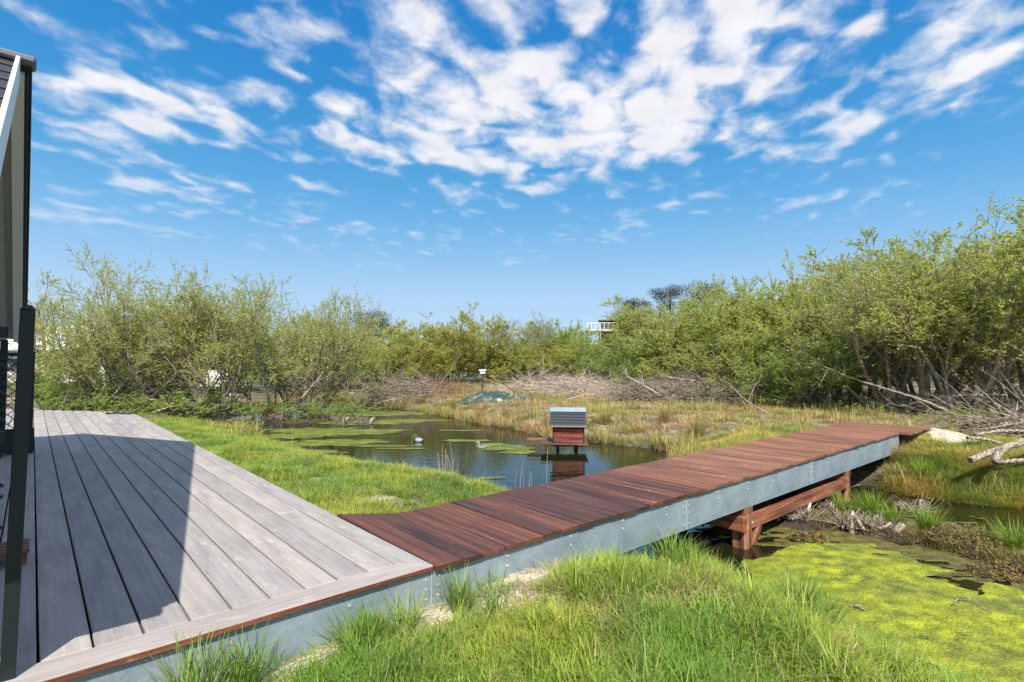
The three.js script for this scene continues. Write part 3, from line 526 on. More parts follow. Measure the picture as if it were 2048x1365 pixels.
function duck(pos, turn, label, drake) {
  const so = { p: [], c: [], idx: [] };
  const ell = (cx, cy, cz, rx, ry, rz, colf, taper = 0) => { const b = so.p.length / 3, n = 14, m = 10; for (let j = 0; j <= m; j++) for (let i = 0; i <= n; i++) { const f = i / n * Math.PI * 2, q = j / m * Math.PI, ux = Math.cos(q), s = Math.sin(q), k = 1 - taper * Math.max(0, -ux); so.p.push(cx + ux * rx, cy + s * Math.cos(f) * ry * k + (ux < -0.5 ? (-ux - 0.5) * 0.06 * (taper ? 1 : 0) : 0), cz + s * Math.sin(f) * rz * k); so.c.push(...colf(ux, Math.cos(f) * s, Math.sin(f) * s)); if (i < n && j < m) { const a = b + j * (n + 1) + i; so.idx.push(a, a + 1, a + n + 1, a + 1, a + n + 2, a + n + 1); } } };
  const body = drake ? (x, y) => x > 0.45 ? [0.07, 0.035, 0.02] : x < -0.72 ? [0.03, 0.03, 0.03] : y > 0.75 ? [0.25, 0.22, 0.19] : [0.34, 0.35, 0.37] : (x, y, z) => { const b = n3(x * 9, y * 9, z * 9) > 0 ? 1 : 0.5; return y < 0.1 ? [0.50, 0.48, 0.45] : [0.24 * b, 0.21 * b, 0.19 * b]; };
  ell(0, 0.045, 0, 0.20, 0.085, 0.095, body, 0.55);
  const head = drake ? () => [0.01, 0.16, 0.09] : () => [0.30, 0.27, 0.24];
  ell(0.12, 0.13, 0.0, 0.045, 0.06, 0.04, drake ? (x, y) => y < -0.5 ? [0.8, 0.8, 0.8] : [0.01, 0.16, 0.09] : head); ell(0.135, 0.175, 0, 0.055, 0.043, 0.042, head); ell(0.205, 0.165, 0, 0.04, 0.011, 0.022, () => [0.45, 0.36, 0.08]);
  const g = new THREE.BufferGeometry(); g.setAttribute('position', new THREE.Float32BufferAttribute(so.p, 3)); g.setAttribute('color', new THREE.Float32BufferAttribute(so.c, 3)); g.setIndex(so.idx); g.computeVertexNormals();
  const m = mesh('duck', g, std({ vertexColors: true, roughness: 0.75, side: THREE.DoubleSide })); m.position.set(pos[0], WATER, -pos[1]); m.rotation.y = turn; m.scale.setScalar(drake ? 0.85 : 0.72); tagged(m, label, 'duck');
}
duck(at(838, 884, hW), Math.PI * 0.86, 'swimming duck with green head and pale grey sides left in the pond', true);
duck(at(964, 896, hW), Math.PI * 0.95, 'grey brown mottled duck swimming between the algae patch and reeds', false);
console.log('small things done');

// ------------------------------------------------------------------ shrubs and trees
function growShrub(seed, o) {
  const g = RNG(seed), wood = new Soup(), twig = new Soup(), leaves = new Soup(true);
  const R = (a, b) => a + (b - a) * g();
  const tintLeaf = () => { const t = g(), q = R(0.75, 1.2), a = o.leafA, b = o.leafB; return [lerp(a[0], b[0], t) * q, lerp(a[1], b[1], t) * q, lerp(a[2], b[2], t) * q]; };
  function leafAt(p) {
    if (o.bareBelow && p[1] < o.bareBelow && g() < 0.8 * (1 - p[1] / o.bareBelow) + 0.35) return;
    const th = R(0, 6.283), el = R(-0.7, 1.1), ce = Math.cos(el), d = [Math.cos(th) * ce, Math.sin(el), Math.sin(th) * ce];
    let s = [R(-1, 1), R(-1, 1), R(-1, 1)]; const k = s[0] * d[0] + s[1] * d[1] + s[2] * d[2]; s = s.map((v, i) => v - k * d[i]); const m = Math.hypot(...s) || 1; s = s.map(v => v / m);
    const L = o.leaf * R(0.6, 1.3); leaves.leaf(p[0], p[1], p[2], ...d, ...s, L, L * o.leafW, tintLeaf());
  }
  function branch(p, d, len, r, level) {
    const n = level === 0 ? 9 : level === 1 ? 6 : level === 2 ? 4 : 3, pts = [p.slice()], rad = [r], dirs = [d]; let q = p.slice(), dir = d.slice();
    const wob = [0.17, 0.24, 0.3, 0.35][level];
    for (let k = 1; k < n; k++) {
      dir = [dir[0] + R(-wob, wob), dir[1] + R(-wob, wob) + (level === 0 ? o.up : 0.07) * (level > 2 ? 1.2 : 1), dir[2] + R(-wob, wob)];
      if (q[1] < 0.3 && dir[1] < 0.15) dir[1] = 0.2;
      const m = Math.hypot(...dir); dir = dir.map(v => v / m); const st = len / (n - 1); q = [q[0] + dir[0] * st, q[1] + dir[1] * st, q[2] + dir[2] * st]; pts.push(q); rad.push(r * lerp(1, level === 0 ? 0.28 : 0.35, k / (n - 1))); dirs.push(dir);
    }
    if (level < 2) wood.tube(pts, rad, level === 0 ? 6 : 4); else twig.tube(pts, rad, 3);
    if (level >= 2) { const cnt = Math.round(len * o.leaves * (level === 3 ? 1 : 0.45) * R(0.5, 1.4) * (o.low || 1)); for (let k = 0; k < cnt; k++) { const f = R(0.25, 1) * (n - 1), i = Math.min(n - 2, Math.floor(f)), t = f - i; leafAt([lerp(pts[i][0], pts[i + 1][0], t), lerp(pts[i][1], pts[i + 1][1], t), lerp(pts[i][2], pts[i + 1][2], t)]); } }
    if (level < 3) {
      const kids = o.kids[level];
      for (let k = 0; k < kids; k++) {
        const f = (level === 0 ? R(o.from, 1) : R(0.2, 1)) * (n - 1), i = Math.min(n - 2, Math.floor(f)), t = f - i, b = dirs[i], a = R(0.35, 1.0), th = R(0, 6.283);
        let e = Math.abs(b[1]) < 0.9 ? [-b[2], 0, b[0]] : [1, 0, 0]; const m = Math.hypot(...e); e = e.map(v => v / m); const w = [b[1] * e[2] - b[2] * e[1], b[2] * e[0] - b[0] * e[2], b[0] * e[1] - b[1] * e[0]];
        const s = Math.sin(a), c = Math.cos(a), nd = [0, 1, 2].map(x => b[x] * c + (e[x] * Math.cos(th) + w[x] * Math.sin(th)) * s);
        const from = [0, 1, 2].map(x => lerp(pts[i][x], pts[i + 1][x], t));
        branch(from, nd, len * R(o.ratio[0], o.ratio[1]) * (level === 0 ? 1.15 - 0.5 * f / (n - 1) : 1), Math.max(o.thin, r * lerp(1, 0.4, f / (n - 1)) * [0.5, 0.45, 0.5][level]), level + 1);
      }
    }
  }
  for (let k = 0; k < o.stems; k++) { const th = k / o.stems * 6.283 + R(-0.4, 0.4), lean = R(o.lean[0], o.lean[1]), s = Math.sin(lean); branch([Math.cos(th) * R(0, o.base), -0.08, Math.sin(th) * R(0, o.base)], [Math.cos(th) * s, Math.cos(lean), Math.sin(th) * s], o.len * R(0.75, 1.12), o.r * R(0.6, 1.2), 0); }
  const out = { wood: wood.geo(), twig: twig.geo(), leaves: leaves.geo() };
  for (const k of ['wood', 'twig']) { const p = out[k].attributes.position, uv = new Float32Array(p.count * 2); for (let i = 0; i < p.count; i++) { uv[i * 2] = p.getX(i) * 1.3 + p.getZ(i); uv[i * 2 + 1] = p.getY(i); } out[k].setAttribute('uv', new THREE.BufferAttribute(uv, 2)); }
  out.leaves.computeBoundingBox(); out.twig.computeBoundingBox(); out.h = Math.max(out.twig.boundingBox.max.y, 0.3);
  return out;
}
const YG = [0.47, 0.57, 0.11], YO = [0.62, 0.62, 0.15], GG = [0.34, 0.49, 0.09];
const openO = { bareBelow: 1.7, stems: 8, kids: [9, 7, 5], len: 4.1, r: 0.062, lean: [0.15, 0.85], base: 0.35, up: 0.03, from: 0.22, ratio: [0.32, 0.56], thin: 0.0058, leaves: 40, leaf: 0.050, leafW: 0.26, leafA: YG, leafB: YO };
const denseO = { stems: 9, kids: [11, 8, 5], len: 3.9, r: 0.045, lean: [0.1, 0.95], base: 0.5, up: 0.03, from: 0.1, ratio: [0.30, 0.52], thin: 0.0056, leaves: 92, leaf: 0.053, leafW: 0.27, leafA: YG, leafB: YO };
const protos = {
  openA: growShrub(11, openO), openB: growShrub(12, { ...openO, stems: 7, lean: [0.2, 1.0] }), openC: growShrub(13, { ...openO, stems: 9, leaves: 30, lean: [0.05, 0.7] }),
  airy: growShrub(14, { ...openO, stems: 4, len: 4.4, r: 0.07, lean: [0.1, 0.6], leaves: 34, from: 0.35 }),
  denseA: growShrub(21, denseO), denseB: growShrub(22, { ...denseO, leafA: YO, leafB: [0.50, 0.50, 0.07] }), denseC: growShrub(23, { ...denseO, leafA: GG, leafB: YG }), denseD: growShrub(24, { ...denseO, leaves: 70, r: 0.06, bareBelow: 1.9 }),
  bare: growShrub(31, { ...denseO, stems: 11, leaves: 9, lean: [0.05, 0.5], kids: [9, 7, 5] }),
  low: growShrub(41, { ...denseO, stems: 6, kids: [6, 5, 4], len: 1.5, r: 0.016, lean: [0.3, 1.2], leaves: 60, leaf: 0.06, leafA: GG, leafB: YG, thin: 0.003 }),
};
console.log('shrubs grown', Object.entries(protos).map(([k, p]) => `${k} ${p.wood.index.count / 3 | 0}+${p.twig.index.count / 3 | 0}+${p.leaves.index.count / 3 | 0} h${p.h.toFixed(1)}`).join('  '));
function plantShrub(name, label, proto, px, Z, topPx, wide, category = 'shrub', bark = M.bark, turn) {
  const p = protos[proto], x = col(px, Z) * S, zf = Z * S, y = ground(x, zf), H = rise(topPx, Z) * S - y, s = H / p.h * 1.02;
  const t = thing(name, label, category, [x, y, -zf], turn === undefined ? rnd() * 6.283 : turn);
  t.scale.set(s * wide * 1.12, s, s * wide * 1.12);
  mesh('stems', p.wood, bark, t); mesh('twigs', p.twig, bark, t, 'stuff'); mesh('crown', p.leaves, M.leaf, t, 'stuff'); return t;
}
const T = [
  ['willow_tree', 'tall airy willow behind the white roof at the far left', 'airy', 92, 20, 492, 1.0, 'tree', M.barkPale],
  ['willow_shrub', 'leafy low willow at the left end of the deck beside the lattice screen', 'denseC', 105, 14.2, 705, 1.25],
  ['willow_shrub', 'leaning pale stemmed willow second from the left behind the deck', 'openB', 190, 14.2, 590, 1.0, 'shrub', M.barkPale],
  ['willow_shrub', 'many stemmed willow third from the left behind the deck end', 'openA', 262, 15, 548, 0.9, 'shrub', M.barkPale],
  ['willow_shrub', 'tallest of the willows behind the far end of the deck', 'openC', 345, 16, 522, 0.9, 'shrub', M.barkPale],
  ['willow_shrub', 'willow with thick twisting trunks above the corner of the grass strip', 'openA', 440, 15.2, 535, 0.85, 'shrub', M.bark],
  ['willow_shrub', 'willow fanning its stems over the dark backwater left of the pond', 'openB', 535, 16.2, 552, 0.95, 'shrub', M.barkPale],
  ['willow_shrub', 'rightmost willow of the left group leaning over the pond', 'openC', 615, 17.5, 562, 0.8, 'shrub', M.bark],
  ['willow_shrub', 'green shrub at the back of the pond left of the brush heap', 'denseA', 700, 25, 636, 0.9],
  ['willow_shrub', 'rounded green shrub between the left willows and the olive shrub', 'denseD', 770, 30, 640, 1.30],
  ['willow_shrub', 'olive yellow shrub sloping up to the right behind the pond', 'denseB', 835, 31, 630, 1.35],
  ['willow_shrub', 'tallest olive yellow shrub in the middle distance', 'denseB', 905, 30, 610, 1.30],
  ['bare_shrub', 'grey bare twigged shrub behind the bird table', 'bare', 985, 31.5, 618, 1.0],
  ['willow_shrub', 'yellow green shrub right behind the bird table', 'denseA', 1020, 30, 668, 1.20],
  ['bare_shrub', 'grey topped bare shrub right of the bird table', 'bare', 1062, 31.5, 616, 1.0],
  ['willow_shrub', 'dense yellow shrub above the long brush heap', 'denseB', 1085, 29.5, 664, 1.25],
  ['willow_shrub', 'fresh green bush left below the hilltop house', 'denseC', 1128, 31, 640, 0.95],
  ['willow_shrub', 'low green bush right below the hilltop house', 'denseC', 1205, 29, 674, 1.25],
  ['willow_shrub', 'shrub right of the hilltop house in front of the pines', 'denseD', 1318, 27, 602, 0.9],
  ['willow_shrub', 'pale green shrub behind the middle of the long brush heap', 'denseA', 1325, 25, 596, 1.20],
  ['willow_shrub', 'shrub behind the right end of the long brush heap', 'denseD', 1395, 22.5, 578, 1.20],
  ['willow_shrub', 'shrub above the dead branch that lies by the bridge', 'denseA', 1465, 20.5, 566, 0.85],
  ['willow_shrub', 'shrub left of the leaning pale pole branch', 'denseD', 1540, 19, 556, 0.85],
  ['willow_shrub', 'shrub behind the top of the leaning pale pole branch', 'denseA', 1610, 17.4, 545, 0.85],
  ['willow_shrub', 'shrub above the middle of the leaning pale pole branch', 'denseD', 1690, 16, 520, 0.85],
  ['willow_shrub', 'shrub behind the end of the footbridge', 'openA', 1765, 14.6, 492, 1.0, 'shrub', M.barkPale],
  ['willow_shrub', 'dark stemmed shrub right behind the end of the footbridge', 'openC', 1840, 14.0, 470, 1.0, 'shrub', M.bark],
  ['willow_shrub', 'tall shrub with crossing stems behind the log heap', 'openB', 1925, 13.0, 440, 1.0, 'shrub', M.barkPale],
  ['willow_shrub', 'tallest willow at the right edge behind the log heap', 'openA', 2015, 12.8, 410, 1.0, 'shrub', M.barkPale],
  ['willow_shrub', 'willow cut by the right edge of the view', 'denseD', 2100, 12.6, 400, 0.9],
  ['willow_shrub', 'back row shrub rising behind the shrub of the dead branch', 'denseA', 1430, 27, 562, 0.9],
  ['willow_shrub', 'back row shrub left of the tallest right shrubs', 'denseD', 1580, 23, 543, 0.95],
  ['willow_shrub', 'back row shrub behind the bridge end shrubs', 'denseA', 1730, 20, 502, 0.95],
  ['willow_shrub', 'back row shrub behind the crossing stems', 'denseD', 1880, 18, 455, 0.95],
  ['willow_shrub', 'back row willow at the right edge', 'denseA', 2030, 17, 425, 0.95],
  ['willow_shrub', 'shrub filling the gap behind the left willows and the shed', 'denseC', 400, 22, 600, 1.1],
  ['willow_shrub', 'green shrub behind the stems of the leaning left willow', 'denseA', 215, 21, 625, 1.1],
  ['willow_shrub', 'shrub behind the willow that fans over the backwater', 'denseD', 560, 24, 608, 1.1],
  ['willow_shrub', 'shrub at the back of the dark backwater', 'denseC', 655, 31, 640, 1.1],
  ['willow_shrub', 'low olive shrub in front of the tallest olive shrub', 'denseB', 865, 27.5, 668, 1.2],
  ['willow_shrub', 'dull shrub filling the gap behind the bare shrubs', 'denseD', 955, 42, 645, 1.2],
  ['willow_shrub', 'dull shrub between the bare shrub and the green bush', 'denseD', 1110, 40, 640, 1.2],
  ['willow_shrub', 'low shrub under the hilltop house balcony', 'denseA', 1170, 36, 678, 1.2],
  ['willow_shrub', 'low shrub along the foot of the thicket above the heap', 'denseC', 1290, 23.5, 672, 1.2],
  ['willow_shrub', 'low shrub in the thicket left of the dead branch', 'denseA', 1365, 20.5, 662, 1.2],
  ['willow_shrub', 'low shrub behind the curved dead branch', 'denseD', 1500, 17.4, 650, 1.2],
  ['willow_shrub', 'low shrub under the leaning pale pole', 'denseC', 1640, 15.2, 655, 1.2],
];
for (const [n, l, p, px, Z, top, wide, cat, bark] of T) plantShrub(n, l, p, px, Z, top, wide, cat, bark);
// low undergrowth at the foot of the right thicket
for (const [px, Z, top, l] of [[1560, 16.2, 790, 'low yellow green bramble left of the bridge end'], [1660, 14.6, 800, 'low green bramble right behind the dead branch'], [1740, 13.2, 805, 'small bush touching the far end of the bridge'], [1880, 11.4, 818, 'low green bush between the bridge end and the logs'], [1960, 11.6, 812, 'low bush behind the pile of logs']]) plantShrub('low_bush', l, 'low', px, Z, top, 1.5, 'bush');
for (const [px, Z, top, l] of [[150, 13.2, 780, 'low leafy bush left of the yellow bag beyond the deck'], [235, 13.6, 785, 'low leafy bush behind the rope at the deck end'], [320, 14.2, 780, 'low leafy bush where deck, grass and willows meet'], [400, 14.2, 785, 'low leafy bush under the thick twisting willow'], [480, 15, 790, 'low leafy bush at the edge of the dark backwater'], [190, 15.5, 745, 'taller leafy bush among the left willow stems'], [300, 16, 740, 'leafy bush behind the third willow from the left'], [420, 16.5, 745, 'leafy bush behind the twisting willow trunks']]) plantShrub('low_bush', l, 'low', px, Z, top, 1.4, 'bush');
for (const [px, Z, top, l] of [[600, 15.2, 792, 'small leafy willow shoot on the muddy spit, leftmost'], [655, 15.4, 800, 'small leafy willow shoot in the middle of the muddy spit'], [720, 15.2, 798, 'bright leafy willow shoot at the right end of the spit']]) plantShrub('willow_shoot', l, 'low', px, Z, top, 1.2, 'plant');
{ // pines on the rise
  const g = RNG(501);
  for (const [px, Z, top, l] of [[1268, 62, 594, 'dark pine crown left of the other two on the hill'], [1342, 60, 572, 'dark flat topped pine in the middle on the hill'], [1420, 58, 566, 'dark pine crown farthest right on the hill'], [744, 60, 622, 'dark pine crown showing above the shrubs left of centre']]) {
    const x = col(px, Z) * S, zf = Z * S, y = ground(x, zf), H = rise(top, Z) * S - y, t = thing('pine_tree', l, 'tree', [x, y, -zf], g() * 6), lv = new Soup(true), wd = new Soup();
    wd.tube([[0, -0.1, 0], [0.05, H * 0.5, 0.05], [0, H * 0.93, 0]], [0.22, 0.15, 0.05], 7); const r0 = H * 0.42;
    for (let b = 0; b < 46; b++) { const th = g() * 6.283, hh = H * rr(0.22, 0.95, g), rad = r0 * Math.sqrt(g()) * (1.15 - 0.5 * hh / H), cx = Math.cos(th) * rad, cz = Math.sin(th) * rad; wd.tube([[0, hh - rad * 0.4, 0], [cx, hh, cz]], [0.05, 0.02], 4); const cr = H * rr(0.10, 0.17, g);
      for (let k = 0; k < 260; k++) { const a = g() * 6.283, q = Math.acos(2 * g() - 1), rr2 = cr * Math.cbrt(g()), px2 = cx + Math.sin(q) * Math.cos(a) * rr2, pz = cz + Math.sin(q) * Math.sin(a) * rr2, py = hh + Math.cos(q) * rr2 * 0.6; const d = [rr(-1, 1, g), rr(-0.2, 1, g), rr(-1, 1, g)], m = Math.hypot(...d), e = d.map(v => v / m); let s = [e[2], 0, -e[0]]; const sm = Math.hypot(...s) || 1; s = s.map(v => v / sm); const c = rr(0.7, 1.2, g); lv.leaf(px2, py, pz, ...e, ...s, 0.24, 0.035, [0.07 * c, 0.095 * c, 0.03 * c]); } }
    mesh('trunk', wd.geo(), std({ color: C(0.14, 0.09, 0.06), roughness: 0.9 }), t); mesh('crown', lv.geo(), M.leaf, t, 'stuff');
  }
}
console.log('trees done');

// ------------------------------------------------------------------ dead branches, brush heaps, logs
function limb(g, so, p, d, len, r, level, sides = 5) {
  const n = 6, pts = [p], rad = [r]; let q = p, dir = d;
  for (let k = 1; k < n; k++) { dir = [dir[0] + rr(-0.14, 0.14, g), dir[1] + rr(-0.12, 0.12, g), dir[2] + rr(-0.14, 0.14, g)]; const m = Math.hypot(...dir); dir = dir.map(v => v / m); q = q.map((v, i) => v + dir[i] * len / (n - 1)); pts.push(q); rad.push(r * lerp(1, 0.3, k / (n - 1))); }
  so.tube(pts, rad, sides);
  if (level > 0) for (let k = 0; k < 4 + level; k++) { const i = 1 + Math.floor(g() * (n - 2)), nd = [dir[0] + rr(-0.9, 0.9, g), dir[1] + rr(-0.4, 0.7, g), dir[2] + rr(-0.9, 0.9, g)], m = Math.hypot(...nd); limb(g, so, pts[i], nd.map(v => v / m), len * rr(0.25, 0.5, g), rad[i] * 0.5, level - 1, 3); }
}
function brushHeap(label, a, b, wide, high, n, mat, seed) { // twigs heaped along a line
  const g = RNG(seed), mx = (a[0] + b[0]) / 2, mz = (a[1] + b[1]) / 2, y0 = ground(mx, mz), t = thing('brush_heap', label, 'brush heap', [mx, y0, -mz]);
  const tw = new Soup(), len = Math.hypot(b[0] - a[0], b[1] - a[1]), ex = (b[0] - a[0]) / len, ez = (b[1] - a[1]) / len;
  const place = () => { const q = rr(-0.5, 0.5, g), w = rr(-0.5, 0.5, g) * wide, x = q * len * ex - w * ez, z = -(q * len * ez + w * ex), prof = (1 - (2 * q) ** 4) * (1 - (2 * w / wide) ** 2); return [x, ground(mx + x, mz - z) - y0 + 0.02 + high * prof * Math.pow(g(), 0.7), z]; };
  for (let k = 0; k < n; k++) { const s = g() < 0.5 ? 1 : -1, d = [s * ex + rr(-0.6, 0.6, g), rr(-0.18, g() < 0.3 ? 0.75 : 0.25, g), -s * ez + rr(-0.8, 0.8, g)], m = Math.hypot(...d); limb(g, tw, place(), d.map(v => v / m), rr(0.6, 1.7, g), rr(0.010, 0.022, g), g() < 0.45 ? 1 : 0, 3); }
  mesh('twigs', tw.geo(), mat, t, 'stuff');
  for (let k = 0; k < 16; k++) { const so = new Soup(), d = [ex * (g() < 0.5 ? 1 : -1) + rr(-0.7, 0.7, g), rr(-0.03, 0.7, g), -ez + rr(-0.7, 0.7, g)], m = Math.hypot(...d); limb(g, so, place(), d.map(v => v / m), rr(1.2, 2.4, g), rr(0.022, 0.042, g), 2, 5); mesh('branch', so.geo(), k % 2 ? M.deadWood : M.brush, t); }
  return t;
}
const hG = -0.40;
brushHeap('tangle of dead sticks under the left willows behind the deck', at(190, 822, hG), at(500, 832, hG), 1.8, 0.35, 300, M.barkDark, 60);
brushHeap('heap of dry tan twigs on the bank left of the bird table', at(730, 796, hG), at(875, 800, hG), 3.0, 0.8, 560, M.deadWood, 61);
brushHeap('small reddish brown twig heap beside the tarpaulin', at(845, 794, hG), at(912, 797, hG), 1.6, 0.5, 260, M.brushRed, 62);
brushHeap('long heap of grey cut branches on the far bank right of the tarpaulin', at(1030, 790, hG), at(1255, 806, hG), 3.4, 0.85, 1000, M.brush, 63);
brushHeap('tangled grey branch heap in front of the right thicket', at(1240, 806, hG), at(1480, 816, hG), 2.6, 0.85, 950, M.deadWood, 64);
brushHeap('heap of logs and sticks at the right edge beyond the sand', at(1960, 893, hG), at(2130, 898, hG), 1.5, 0.55, 300, M.deadWood, 65);
function path3(pts, rad, sides = 7) { const so = new Soup(), c = new THREE.CatmullRomCurve3(pts.map(p => new THREE.Vector3(...p))), n = pts.length * 5, P = c.getPoints(n).map((v, i) => [v.x + 0.012 * Math.sin(i * 1.9), v.y + 0.01 * Math.sin(i * 2.7), v.z]); so.tube(P, P.map((_, i) => lerp(rad[0], rad[1], i / n) * (1 + 0.22 * n3(i * 0.7, pts[0][0], 5))), sides + 2); return so; }
const W3 = (px, py, h, lift = 0) => { const [x, Z] = at(px, py, h); return [x, h * S + lift, -Z]; };
const atZ = (px, py, Z) => [col(px, Z) * S, rise(py, Z) * S, -Z * S];
{
  const g = RNG(88);
  // the pale pole leaning into the thicket
  const so = path3([atZ(1925, 838, 12.2), atZ(1840, 800, 12.6), atZ(1770, 778, 13), atZ(1690, 752, 13.4), atZ(1620, 720, 13.8)], [0.05, 0.014]);
  limb(g, so, atZ(1655, 738, 13.6), [-0.5, -0.5, 0.4], 0.9, 0.016, 1, 4); limb(g, so, atZ(1640, 730, 13.7), [-0.7, 0.2, 0.3], 0.8, 0.014, 1, 4);
  tagged(mesh('dead_branch', so.geo(), M.deadWood), 'long pale dead pole leaning across the foot of the right thicket', 'branch');
  const s2 = path3([atZ(1560, 842, 13.0), atZ(1520, 820, 13.6), atZ(1490, 800, 14.2), atZ(1455, 765, 15)], [0.035, 0.012]); limb(g, s2, atZ(1495, 805, 14.1), [0.4, 0.9, 0], 1.1, 0.018, 1, 4); limb(g, s2, atZ(1470, 782, 14.6), [-0.6, 0.4, 0.3], 1.0, 0.015, 2, 4);
  tagged(mesh('dead_branch', s2.geo(), M.deadWood), 'curved dead branch reaching from the grey heap toward the footbridge', 'branch');
  const t = thing('log', 'thick forked grey log lying in front of the stick heap at right', 'log', [0, 0, 0]);
  mesh('stem', path3([atZ(1935, 921, 6.35), atZ(1990, 900, 6.5), atZ(2050, 882, 6.6), atZ(2130, 850, 6.8)], [0.045, 0.055]).geo(), M.deadWood, t);
  mesh('fork', path3([atZ(1985, 924, 6.25), atZ(1992, 908, 6.4), atZ(2012, 894, 6.55)], [0.055, 0.045]).geo(), M.deadWood, t);
  tagged(mesh('log', path3([atZ(1990, 925, 6.6), atZ(2040, 921, 6.7), atZ(2110, 916, 6.9)], [0.03, 0.04]).geo(), M.deadWood), 'thin straight log on the ground under the forked grey log', 'log');
  for (const [a, b, c, d, l] of [[1945, 870, 2050, 862, 'topmost dark stick across the log heap'], [1930, 876, 2000, 888, 'short pale stick on the left of the log heap']]) tagged(mesh('stick', path3([atZ(a, b, 7.6), atZ((a + c) / 2, (b + d) / 2 - 3, 7.6), atZ(c, d, 7.6)], [0.03, 0.025]).geo(), M.deadWood), l, 'stick');
  tagged(mesh('stick', path3([W3(1905, 1216, hW, 0.03), W3(1935, 1207, hW, 0.05), W3(1985, 1232, hW, 0.02)], [0.006, 0.004], 5).geo(), M.deadWood), 'bent bare twig lying on the algae at lower right', 'stick');
  tagged(mesh('stick', path3([W3(1700, 1217, hW, 0.02), W3(1715, 1219, hW, 0.03), W3(1728, 1225, hW, 0.02)], [0.010, 0.007], 5).geo(), M.deadWood), 'short pale stick at the edge of the algae below the grass', 'stick');
  tagged(mesh('stick', path3([W3(1745, 940, -0.5, 0.1), W3(1775, 958, -0.55, 0.06), W3(1792, 972, hW, 0.0)], [0.011, 0.007], 5).geo(), M.deadWood), 'thin stick sloping into the water right of the bridge post', 'stick');
}
// stumps and matted roots on the muddy island
function rootTuft(px, py, s, label, seed) {
  const g = RNG(seed), [x, Z] = at(px, py, hW), t = thing('root_tuft', label, 'roots', [x, Math.max(ground(x, Z), WATER) - 0.01, -Z]), so = new Soup(), st = new Soup();
  for (let k = 0; k < 110; k++) { const a = g() * 6.283, d = [Math.cos(a), rr(-0.05, 1.1, g), Math.sin(a)], m = Math.hypot(...d); limb(g, so, [rr(-0.12, 0.12, g) * s, 0.02, rr(-0.08, 0.08, g) * s], d.map(v => v / m), rr(0.10, 0.26, g) * s, rr(0.0025, 0.007, g) * s, 0, 3); }
  mesh('rootlets', so.geo(), M.deadWood, t, 'stuff');
  for (let k = 0; k < 5; k++) { const q = new Soup(), a = g() * 6.283, r = rr(0.02, 0.20, g) * s; q.tube([[Math.cos(a) * r, -0.02, Math.sin(a) * r], [Math.cos(a) * r * 1.2, 0.05 * s, Math.sin(a) * r * 1.2], [Math.cos(a) * r * 1.5, rr(0.07, 0.15, g) * s, Math.sin(a) * r * 1.5]], [0.022 * s, 0.018 * s, 0.013 * s], 7); mesh('stump', q.geo(), k % 2 ? M.deadWood : M.brush, t); }
}
rootTuft(1597, 1050, 1.3, 'clump of cut stumps and roots just right of the front bridge post', 701);
rootTuft(1705, 1062, 1.5, 'pale root clump in front of the bright sedge on the muddy island', 702);
rootTuft(1762, 1070, 1.1, 'smaller root clump at the right of the pale roots', 703);
rootTuft(1835, 1022, 1.2, 'root clump behind the sedge on the muddy island', 704);
rootTuft(1650, 1020, 1.0, 'twiggy root clump under the middle of the bridge rail', 705);
rootTuft(560, 842, 2.0, 'grey root clump at the left end of the muddy spit', 706);
rootTuft(685, 846, 2.0, 'grey root clump in the middle of the muddy spit', 707);
rootTuft(725, 848, 1.8, 'purple grey root clump at the right end of the muddy spit', 708);

// ------------------------------------------------------------------ grasses
function clump(seed, n, rad, len, wid, lean, curl, tint, segs = 3) { const g = RNG(seed), s = new Soup(true); for (let k = 0; k < n; k++) { const a = g() * 6.283, r = rad * Math.sqrt(g()), q = rr(0.65, 1.25, g), t = tint(g); s.blade(Math.cos(a) * r, -0.01, Math.sin(a) * r, g() < 0.5 ? a + rr(-0.8, 0.8, g) : g() * 6.283, rr(lean[0], lean[1], g), len * rr(0.45, 1.15, g), wid * rr(0.7, 1.2, g), rr(curl[0], curl[1], g), t.map(v => v * q), segs); } return s.geo(); }
const greenTint = g => g() < 0.12 ? [0.55, 0.46, 0.22] : g() < 0.55 ? [0.36, 0.47, 0.055] : [0.25, 0.39, 0.06];
const strawTint = g => g() < 0.14 ? [0.26, 0.30, 0.07] : g() < 0.6 ? [0.70, 0.53, 0.28] : [0.58, 0.40, 0.18];
const lawnG = [1, 2, 3, 4].map(k => clump(200 + k, 54, 0.115, 0.115, 0.0048, [0.1, 1.25], [0.2, 1.6], greenTint));
const tallG = [1, 2, 3].map(k => clump(220 + k, 80, 0.07, 0.27, 0.0052, [0.05, 1.1], [0.3, 1.5], greenTint, 4));
const strawG = [1, 2, 3].map(k => clump(240 + k, 42, 0.13, 0.27, 0.0075, [0.1, 1.2], [0.1, 1.5], strawTint));
const deckClear = (x, Z) => { const [u, v] = toUV(x, Z); return !(u < 0.02 && u > -7.5 && v > -0.02 && v < 18) && !(u > -0.1 && u < 11.4 && v > -0.06 - 0.0155 * u && v < 1.25 - 0.0155 * u); };
